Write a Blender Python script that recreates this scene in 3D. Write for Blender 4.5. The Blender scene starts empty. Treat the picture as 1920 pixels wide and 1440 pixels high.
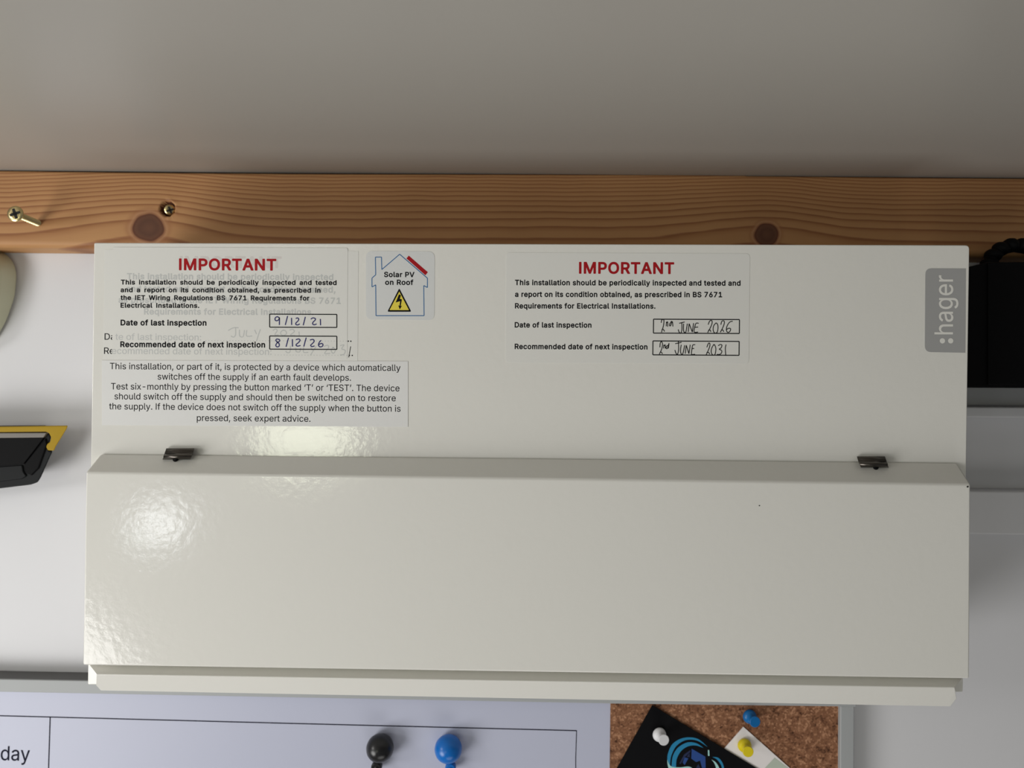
import bpy, bmesh, math, json, random
from mathutils import Vector, Matrix, noise
from mathutils.geometry import tessellate_polygon
C = bpy.context.scene.collection
SC = bpy.context.scene

# ------------------------------------------------------------------ camera
FPX = 1387.0                      # focal length in pixels of the 1920 px wide frame
CAM = Vector((0.0, -0.479, 0.0))
ROLL, YAW = math.radians(0.6), math.radians(0.6)
cam_data = bpy.data.cameras.new('camera')
cam_data.sensor_width = 36.0
cam_data.lens = 36.0 * FPX / 1920.0
cam_data.clip_start = 0.01
cam_data.clip_end = 20
cam_data.dof.use_dof = True
cam_data.dof.focus_distance = 0.392
cam_data.dof.aperture_fstop = 9.0
cam = bpy.data.objects.new('camera', cam_data)
C.objects.link(cam)
RM = (Matrix.Rotation(YAW, 4, 'Z') @ Matrix.Rotation(math.pi/2, 4, 'X') @ Matrix.Rotation(ROLL, 4, 'Z'))
cam.matrix_world = Matrix.Translation(CAM) @ RM
SC.camera = cam
R3 = RM.to_3x3()


def U(px, py, Y):
    """pixel of the 1920x1440 frame -> point of the vertical plane y = Y"""
    d = R3 @ Vector(((px - 960.0) / FPX, (720.0 - py) / FPX, -1.0))
    t = (Y - CAM.y) / d.y
    return CAM + d * t


# ------------------------------------------------------------------ light and exposure
w = bpy.data.worlds.new('room_light')
SC.world = w
w.use_nodes = True
w.node_tree.nodes['Background'].inputs[0].default_value = (0.95, 0.96, 1.0, 1)
w.node_tree.nodes['Background'].inputs[1].default_value = 0.18


def area(name, loc, target, sx, sy, power, col):
    l = bpy.data.lights.new(name, 'AREA')
    l.shape = 'ELLIPSE'
    l.size, l.size_y = sx, sy
    l.energy = power
    l.color = col
    o = bpy.data.objects.new(name, l)
    C.objects.link(o)
    o.location = loc
    o.rotation_euler = (Vector(target) - Vector(loc)).to_track_quat('-Z', 'Y').to_euler()
    return o


area('low_window_light', (-0.88, -0.76, -0.58), (0, 0, -0.05), 0.65, 0.60, 8.0, (1.0, 0.985, 0.96))
area('side_window_light', (-0.95, -0.62, 0.02), (0, 0, -0.05), 0.30, 0.18, 1.5, (1.0, 0.99, 0.97))
area('lip_fill_light', (0.15, -0.55, -1.0), (0.05, -0.1, 0.0), 0.7, 0.4, 1.6, (1.0, 0.98, 0.95))  # unseen fill added from below to brighten the bottom lip
area('front_window_light', (-0.75, -1.25, -0.30), (-0.1, 0, -0.05), 0.085, 0.08, 0.22, (0.93, 0.97, 1.0))
area('garden_window_light', (-0.55, -1.60, -0.15), (0, 0, -0.05), 0.26, 0.15, 1.0, (0.95, 1.0, 0.76))

SC.view_settings.view_transform = 'Standard'
SC.view_settings.look = 'None'
SC.view_settings.gamma = 1.0
SC.view_settings.use_curve_mapping = False
SC.view_settings.exposure = 0.0


# ------------------------------------------------------------------ materials
def lin(r, g, b):
    f = lambda v: (v/255/12.92) if v/255 <= 0.04045 else ((v/255+0.055)/1.055)**2.4
    return (f(r), f(g), f(b), 1)


def mat(name, col, rough=0.5, spec=0.5, metal=0.0, bump=0.0, scale=200.0, var=0.0, coat=0.0, dist=0.0005):
    m = bpy.data.materials.new(name)
    m.use_nodes = True
    nt = m.node_tree
    b = nt.nodes['Principled BSDF']
    b.inputs['Base Color'].default_value = col
    b.inputs['Roughness'].default_value = rough
    b.inputs['Specular IOR Level'].default_value = spec
    b.inputs['Metallic'].default_value = metal
    b.inputs['Coat Weight'].default_value = coat
    b.inputs['Coat Roughness'].default_value = 0.08
    tc = nt.nodes.new('ShaderNodeTexCoord')
    nz = nt.nodes.new('ShaderNodeTexNoise')
    nz.inputs['Scale'].default_value = scale
    nz.inputs['Detail'].default_value = 4
    nt.links.new(tc.outputs['Object'], nz.inputs['Vector'])
    if bump:
        bp = nt.nodes.new('ShaderNodeBump')
        bp.inputs['Strength'].default_value = bump
        bp.inputs['Distance'].default_value = dist
        nt.links.new(nz.outputs['Fac'], bp.inputs['Height'])
        nt.links.new(bp.outputs['Normal'], b.inputs['Normal'])
    if var:
        cr = nt.nodes.new('ShaderNodeValToRGB')
        cr.color_ramp.elements[0].position = 0.3
        cr.color_ramp.elements[1].position = 0.7
        cr.color_ramp.elements[0].color = (col[0]*(1-var), col[1]*(1-var), col[2]*(1-var), 1)
        cr.color_ramp.elements[1].color = (min(1, col[0]*(1+var)), min(1, col[1]*(1+var)), min(1, col[2]*(1+var)), 1)
        nt.links.new(nz.outputs['Fac'], cr.inputs['Fac'])
        nt.links.new(cr.outputs['Color'], b.inputs['Base Color'])
    return m


M = {}
M['wall'] = mat('painted_wall_board', (0.69, 0.69, 0.71, 1), 0.55, 0.4, bump=0.05, scale=300, dist=0.0003)
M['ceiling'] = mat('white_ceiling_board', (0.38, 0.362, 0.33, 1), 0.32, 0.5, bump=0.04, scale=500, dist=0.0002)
M['floor'] = mat('grey_floor', (0.25, 0.23, 0.21, 1), 0.7, var=0.1, scale=8)
M['steel'] = mat('cream_powder_coat', (0.78, 0.77, 0.72, 1), 0.11, 0.5, bump=0.20, scale=260, dist=0.0004)
M['sticker'] = mat('sticker_film', (0.76, 0.755, 0.715, 1), 0.35, 0.4, bump=0.03, scale=400, dist=0.0002)
M['paper'] = mat('white_sticker_paper', (0.76, 0.76, 0.745, 1), 0.45, 0.4, bump=0.03, scale=500, dist=0.0002)
M['film'] = mat('grey_gloss_film', (0.70, 0.71, 0.70, 1), 0.18, 0.5, bump=0.12, scale=500, dist=0.0003)
M['ink'] = mat('black_ink', (0.008, 0.008, 0.010, 1), 0.75, 0.08)
M['red_ink'] = mat('red_ink', (0.38, 0.010, 0.015, 1), 0.7, 0.15)
M['ghost'] = mat('grey_showing_print', (0.555, 0.565, 0.55, 1), 0.4)
M['ghost_red'] = mat('pink_showing_print', (0.68, 0.64, 0.61, 1), 0.4)
M['blue_pen'] = mat('blue_pen_ink', (0.035, 0.035, 0.15, 1), 0.7, 0.1)
M['black_pen'] = mat('black_pen_ink', (0.012, 0.012, 0.012, 1), 0.7, 0.1)
M['blue_line'] = mat('blue_ink', (0.025, 0.14, 0.34, 1), 0.6, 0.2)
M['yellow_ink'] = mat('yellow_ink', (0.80, 0.66, 0.07, 1), 0.4)
M['logo_grey'] = mat('grey_print', (0.38, 0.38, 0.375, 1), 0.35)
M['logo_white'] = mat('pale_print', (0.80, 0.79, 0.74, 1), 0.35)
M['clip'] = mat('dark_spring_steel', (0.10, 0.09, 0.08, 1), 0.25, metal=1.0)
M['black'] = mat('black_plastic', (0.0025, 0.0025, 0.003, 1), 0.6, 0.1, bump=0.1, scale=900, dist=0.0002)
M['charcoal'] = mat('charcoal_plastic', (0.008, 0.009, 0.010, 1), 0.55, 0.15, bump=0.1, scale=900, dist=0.0002)
M['grey_strip'] = mat('grey_plastic', (0.17, 0.155, 0.135, 1), 0.4)
M['yellow'] = mat('yellow_plastic', (0.37, 0.235, 0.006, 1), 0.5, 0.2, bump=0.05, scale=400)
M['cream'] = mat('cream_plastic', (0.50, 0.50, 0.36, 1), 0.4, bump=0.03)
M['brass'] = mat('brass_screw', (0.62, 0.50, 0.25, 1), 0.28, metal=1.0, bump=0.05, scale=1500, dist=0.0001)
M['pit_shade'] = mat('recess_shade', (0.01, 0.009, 0.008, 1), 0.8)
M['frame'] = mat('anodised_aluminium', (0.38, 0.395, 0.40, 1), 0.55, 0.4, metal=0.0, bump=0.03, scale=700)
M['frame_dark'] = mat('dark_aluminium_edge', (0.12, 0.12, 0.12, 1), 0.6, 0.2)
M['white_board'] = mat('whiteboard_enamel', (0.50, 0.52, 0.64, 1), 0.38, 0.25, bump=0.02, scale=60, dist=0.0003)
M['grid'] = mat('printed_grid_line', (0.015, 0.015, 0.03, 1), 0.75, 0.08)
M['magnet_black'] = mat('black_gloss_plastic', (0.008, 0.008, 0.009, 1), 0.3, 0.5)
M['magnet_blue'] = mat('blue_gloss_plastic', (0.0, 0.14, 0.52, 1), 0.3, 0.5)
M['wire'] = mat('bright_wire', (0.6, 0.6, 0.6, 1), 0.2, metal=1.0)
M['pin_white'] = mat('white_pin_plastic', (0.78, 0.78, 0.80, 1), 0.35)
M['pin_blue'] = mat('blue_pin_plastic', (0.0, 0.13, 0.38, 1), 0.35)
M['pin_yellow'] = mat('yellow_pin_plastic', (0.72, 0.58, 0.01, 1), 0.35)
M['card_black'] = mat('black_card', (0.002, 0.002, 0.003, 1), 0.6, 0.12)
M['card_edge'] = mat('card_edge', (0.25, 0.24, 0.23, 1), 0.6)
M['card_white'] = mat('white_card', (0.84, 0.80, 0.79, 1), 0.5)
M['card_green'] = mat('pale_green_print', (0.50, 0.56, 0.47, 1), 0.5)
M['cyan_print'] = mat('cyan_print', (0.01, 0.22, 0.42, 1), 0.45)
M['pale_print'] = mat('pale_cyan_print', (0.38, 0.68, 0.66, 1), 0.45)
M['navy_print'] = mat('navy_print', (0.012, 0.06, 0.26, 1), 0.45)
M['navy_dark'] = mat('dark_navy_print', (0.006, 0.015, 0.07, 1), 0.45)
M['trunk'] = mat('white_pvc_trunking', (0.74, 0.74, 0.76, 1), 0.4)
M['chip'] = mat('dark_paint_chip', (0.03, 0.028, 0.025, 1), 0.7)


def cork_mat():
    m = mat('cork_granules', (0.20, 0.09, 0.045, 1), 0.8, 0.2)
    nt = m.node_tree
    b = nt.nodes['Principled BSDF']
    tc = [n for n in nt.nodes if n.type == 'TEX_COORD'][0]
    v = nt.nodes.new('ShaderNodeTexVoronoi')
    v.inputs['Scale'].default_value = 900
    n2 = nt.nodes.new('ShaderNodeTexNoise')
    n2.inputs['Scale'].default_value = 260
    n2.inputs['Detail'].default_value = 5
    nt.links.new(tc.outputs['Object'], v.inputs['Vector'])
    nt.links.new(tc.outputs['Object'], n2.inputs['Vector'])
    add = nt.nodes.new('ShaderNodeMath')
    add.operation = 'MULTIPLY_ADD'
    sep = nt.nodes.new('ShaderNodeSeparateColor')
    nt.links.new(v.outputs['Color'], sep.inputs['Color'])
    nt.links.new(sep.outputs['Red'], add.inputs[0])
    add.inputs[1].default_value = 0.45
    nt.links.new(n2.outputs['Fac'], add.inputs[2])
    cr = nt.nodes.new('ShaderNodeValToRGB')
    e = cr.color_ramp.elements
    e[0].position, e[0].color = 0.36, (0.07, 0.028, 0.014, 1)
    e[1].position, e[1].color = 1.0, (0.46, 0.24, 0.135, 1)
    k = e.new(0.56); k.color = (0.20, 0.088, 0.045, 1)
    k = e.new(0.82); k.color = (0.27, 0.125, 0.065, 1)
    nt.links.new(add.outputs[0], cr.inputs['Fac'])
    nt.links.new(cr.outputs['Color'], b.inputs['Base Color'])
    bp = nt.nodes.new('ShaderNodeBump')
    bp.inputs['Strength'].default_value = 0.5
    bp.inputs['Distance'].default_value = 0.0006
    nt.links.new(add.outputs[0], bp.inputs['Height'])
    nt.links.new(bp.outputs['Normal'], b.inputs['Normal'])
    return m


M['cork'] = cork_mat()


def wood_mat():
    """pine: the mesh carries the ring coordinate 'grain' and knot distance 'knot' as attributes"""
    m = mat('pine_wood', (0.5, 0.26, 0.13, 1), 0.55, 0.3)
    nt = m.node_tree
    b = nt.nodes['Principled BSDF']
    L = nt.links.new
    ga = nt.nodes.new('ShaderNodeAttribute'); ga.attribute_name = 'grain'
    ka = nt.nodes.new('ShaderNodeAttribute'); ka.attribute_name = 'knot'
    tc = [n for n in nt.nodes if n.type == 'TEX_COORD'][0]
    mp = nt.nodes.new('ShaderNodeMapping'); mp.inputs['Scale'].default_value = (14, 60, 520)
    L(tc.outputs['Object'], mp.inputs['Vector'])
    fine = nt.nodes.new('ShaderNodeTexNoise'); fine.inputs['Scale'].default_value = 1.0; fine.inputs['Detail'].default_value = 5
    L(mp.outputs['Vector'], fine.inputs['Vector'])
    ad = nt.nodes.new('ShaderNodeMath'); ad.operation = 'MULTIPLY_ADD'
    L(fine.outputs['Fac'], ad.inputs[0]); ad.inputs[1].default_value = 0.16; L(ga.outputs['Fac'], ad.inputs[2])
    fr = nt.nodes.new('ShaderNodeMath'); fr.operation = 'FRACT'
    L(ad.outputs[0], fr.inputs[0])
    cr = nt.nodes.new('ShaderNodeValToRGB')
    e = cr.color_ramp.elements
    e[0].position, e[0].color = 0.0, (0.46, 0.245, 0.105, 1)
    e[1].position, e[1].color = 1.0, (0.42, 0.215, 0.09, 1)
    for p, c in ((0.45, (0.43, 0.222, 0.094, 1)), (0.72, (0.36, 0.17, 0.068, 1)), (0.88, (0.26, 0.105, 0.038, 1)), (0.94, (0.30, 0.13, 0.058, 1))):
        k = e.new(p); k.color = c
    L(fr.outputs[0], cr.inputs['Fac'])
    big = nt.nodes.new('ShaderNodeTexNoise'); big.inputs['Scale'].default_value = 9; big.inputs['Detail'].default_value = 3
    L(tc.outputs['Object'], big.inputs['Vector'])
    mx0 = nt.nodes.new('ShaderNodeMix'); mx0.data_type = 'RGBA'; mx0.blend_type = 'MULTIPLY'
    tone = nt.nodes.new('ShaderNodeValToRGB')
    tone.color_ramp.elements[0].position, tone.color_ramp.elements[0].color = 0.3, (0.88, 0.84, 0.80, 1)
    tone.color_ramp.elements[1].position, tone.color_ramp.elements[1].color = 0.7, (1.1, 1.1, 1.08, 1)
    L(big.outputs['Fac'], tone.inputs['Fac'])
    mx0.inputs['Factor'].default_value = 0.9
    L(cr.outputs['Color'], mx0.inputs['A']); L(tone.outputs['Color'], mx0.inputs['B'])
    kr = nt.nodes.new('ShaderNodeValToRGB')
    e = kr.color_ramp.elements
    e[0].position, e[0].color = 0.0, (0.14, 0.058, 0.030, 1)
    e[1].position, e[1].color = 1.0, (0.40, 0.19, 0.085, 1)
    for p, c in ((0.28, (0.105, 0.042, 0.022, 1)), (0.42, (0.13, 0.052, 0.026, 1)), (0.50, (0.11, 0.035, 0.016, 1)), (0.54, (0.26, 0.11, 0.05, 1)), (0.62, (0.43, 0.22, 0.11, 1)), (0.72, (0.30, 0.12, 0.05, 1))):
        k = e.new(p); k.color = c
    L(ka.outputs['Fac'], kr.inputs['Fac'])
    msk = nt.nodes.new('ShaderNodeMapRange')
    msk.inputs['From Min'].default_value = 0.52; msk.inputs['From Max'].default_value = 0.85
    msk.inputs['To Min'].default_value = 1.0; msk.inputs['To Max'].default_value = 0.0
    L(ka.outputs['Fac'], msk.inputs['Value'])
    mx = nt.nodes.new('ShaderNodeMix'); mx.data_type = 'RGBA'
    L(msk.outputs['Result'], mx.inputs['Factor']); L(mx0.outputs['Result'], mx.inputs['A']); L(kr.outputs['Color'], mx.inputs['B'])
    L(mx.outputs['Result'], b.inputs['Base Color'])
    bp = nt.nodes.new('ShaderNodeBump'); bp.inputs['Strength'].default_value = 0.15; bp.inputs['Distance'].default_value = 0.0004
    L(fine.outputs['Fac'], bp.inputs['Height']); L(bp.outputs['Normal'], b.inputs['Normal'])
    return m


M['wood'] = wood_mat()


# ------------------------------------------------------------------ helpers
def tag(o, label=None, cat=None, group=None, kind=None):
    if label: o['label'] = label
    if cat: o['category'] = cat
    if group: o['group'] = group
    if kind: o['kind'] = kind
    return o


def empty(name, loc):
    o = bpy.data.objects.new(name, None)
    o.empty_display_size = 0.01
    o.location = loc
    C.objects.link(o)
    return o


def link(name, me, m, parent=None, smooth=False):
    me.materials.clear()
    me.materials.append(m)
    o = bpy.data.objects.new(name, me)
    C.objects.link(o)
    if parent:
        o.parent = parent
        o.matrix_parent_inverse = Matrix.Translation(-parent.location) if parent.parent is None else (
            Matrix.Translation(-parent.parent.location) if parent.type != 'MESH' or parent.parent else Matrix())
        if parent.parent is not None:      # sub-part: its parent mesh already carries world coordinates
            o.matrix_parent_inverse = Matrix()
    if smooth:
        for p in me.polygons: p.use_smooth = True
    return o


def bevel(o, width, seg=3, ang=30):
    b = o.modifiers.new('bevel', 'BEVEL')
    b.width = width; b.segments = seg; b.limit_method = 'ANGLE'; b.angle_limit = math.radians(ang)
    for p in o.data.polygons: p.use_smooth = True
    n = o.modifiers.new('normals', 'WEIGHTED_NORMAL'); n.keep_sharp = True
    return o


def mesh_from(verts, faces, name='mesh'):
    me = bpy.data.meshes.new(name)
    me.from_pydata([tuple(v) for v in verts], [], faces)
    bm = bmesh.new(); bm.from_mesh(me)
    bmesh.ops.recalc_face_normals(bm, faces=bm.faces)
    bm.to_mesh(me); bm.free()
    me.update()
    return me


def rounded(poly, radii, n=5):
    """round the corners of a pixel polygon; radii is one number or one per corner"""
    out = []
    k = len(poly)
    if not isinstance(radii, (list, tuple)): radii = [radii] * k
    for i in range(k):
        p = Vector(poly[i]); a = Vector(poly[i-1]); b = Vector(poly[(i+1) % k]); r = radii[i]
        if r <= 0: out.append(tuple(p)); continue
        da = (a - p).normalized(); db = (b - p).normalized()
        r = min(r, (a-p).length*0.49, (b-p).length*0.49)
        for j in range(n+1):
            t = j / n
            q = (p + da*r) * (1-t)**2 + p * (2*t*(1-t)) + (p + db*r) * t**2
            out.append((q.x, q.y))
    return out


def prism(name, poly, Yf, Yb, m, parent=None, bev=0.0, seg=3, taper=None, ref=None, shift=(0, 0)):
    """outline given in photograph pixels as seen at depth Yf, extruded straight back to Yb"""
    f = [U(x, y, Yf if ref is None else ref) for x, y in poly]
    for v in f: v.y = Yf
    b = [Vector((v.x, Yb, v.z)) for v in f]
    b = [Vector((v.x+shift[0], v.y, v.z+shift[1])) for v in b]
    if taper and ref is not None:
        c = sum(f, Vector()) / len(f)
        f = [Vector((c.x + (v.x-c.x)*taper, Yf, c.z + (v.z-c.z)*taper)) for v in f]
    elif taper:
        c = sum(f, Vector()) / len(f)
        b = [Vector((c.x + (v.x-c.x)*taper, Yb, c.z + (v.z-c.z)*taper)) for v in f]
    n = len(poly)
    faces = [list(range(n)), list(range(2*n-1, n-1, -1))] + [[i, (i+1) % n, n+(i+1) % n, n+i] for i in range(n)]
    o = link(name, mesh_from(f + b, faces, name), m, parent)
    if bev: bevel(o, bev, seg)
    return o


def flat(name, polys, Y, m, parent):
    """flat print: filled pixel polygons on the plane Y"""
    vs, fs = [], []
    for p in polys:
        k = len(vs)
        vs += [U(x, y, Y) for x, y in p]
        fs.append(list(range(k, k+len(p))))
    me = bpy.data.meshes.new(name)
    me.from_pydata([tuple(v) for v in vs], [], fs)
    me.update()
    return link(name, me, m, parent)


def strip(pts, wd):
    """a stroke polygon list (quads with round-ish joints) along a pixel polyline; wd number or list"""
    quads = []
    n = len(pts)
    ws = wd if isinstance(wd, (list, tuple)) else [wd] * n
    L, R = [], []
    for i in range(n):
        a = Vector(pts[max(0, i-1)]); b = Vector(pts[min(n-1, i+1)])
        d = (b - a)
        d = d.normalized() if d.length > 0 else Vector((1, 0))
        nn = Vector((-d.y, d.x)) * ws[i] * 0.5
        p = Vector(pts[i])
        L.append(p + nn); R.append(p - nn)
    for i in range(n-1):
        quads.append([tuple(L[i]), tuple(L[i+1]), tuple(R[i+1]), tuple(R[i])])
    return quads


def smooth_line(pts, k=4):
    if len(pts) < 3: return pts
    P = [Vector(p) for p in pts]
    out = []
    for i in range(len(P)-1):
        p0 = P[max(0, i-1)]; p1 = P[i]; p2 = P[i+1]; p3 = P[min(len(P)-1, i+2)]
        for j in range(k):
            t = j / k
            q = 0.5*((2*p1) + (p2-p0)*t + (2*p0-5*p1+4*p2-p3)*t*t + (3*p1-p0-3*p2+p3)*t**3)
            out.append((q.x, q.y))
    out.append(tuple(P[-1]))
    return out


def pen(lines, wd, ox=0, oy=0, s=1.0, curve=True):
    q = []
    for l in lines:
        l = [(ox + x/s, oy + y/s) for x, y in l]
        if curve: l = smooth_line(l)
        q += strip(l, wd)
    return q


def box_outline(x0, y0, x1, y1, t, dy=0.0, dx=0.0):
    """printed frame; dy: how far the right end sits lower, dx: how far the bottom sits to the right"""
    P = [(x0, y0), (x1, y0+dy), (x1+dx, y1+dy), (x0+dx, y1)]
    return strip([P[0], P[1]], t) + strip([P[1], P[2]], t) + strip([P[2], P[3]], t) + strip([P[3], P[0]], t)


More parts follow.
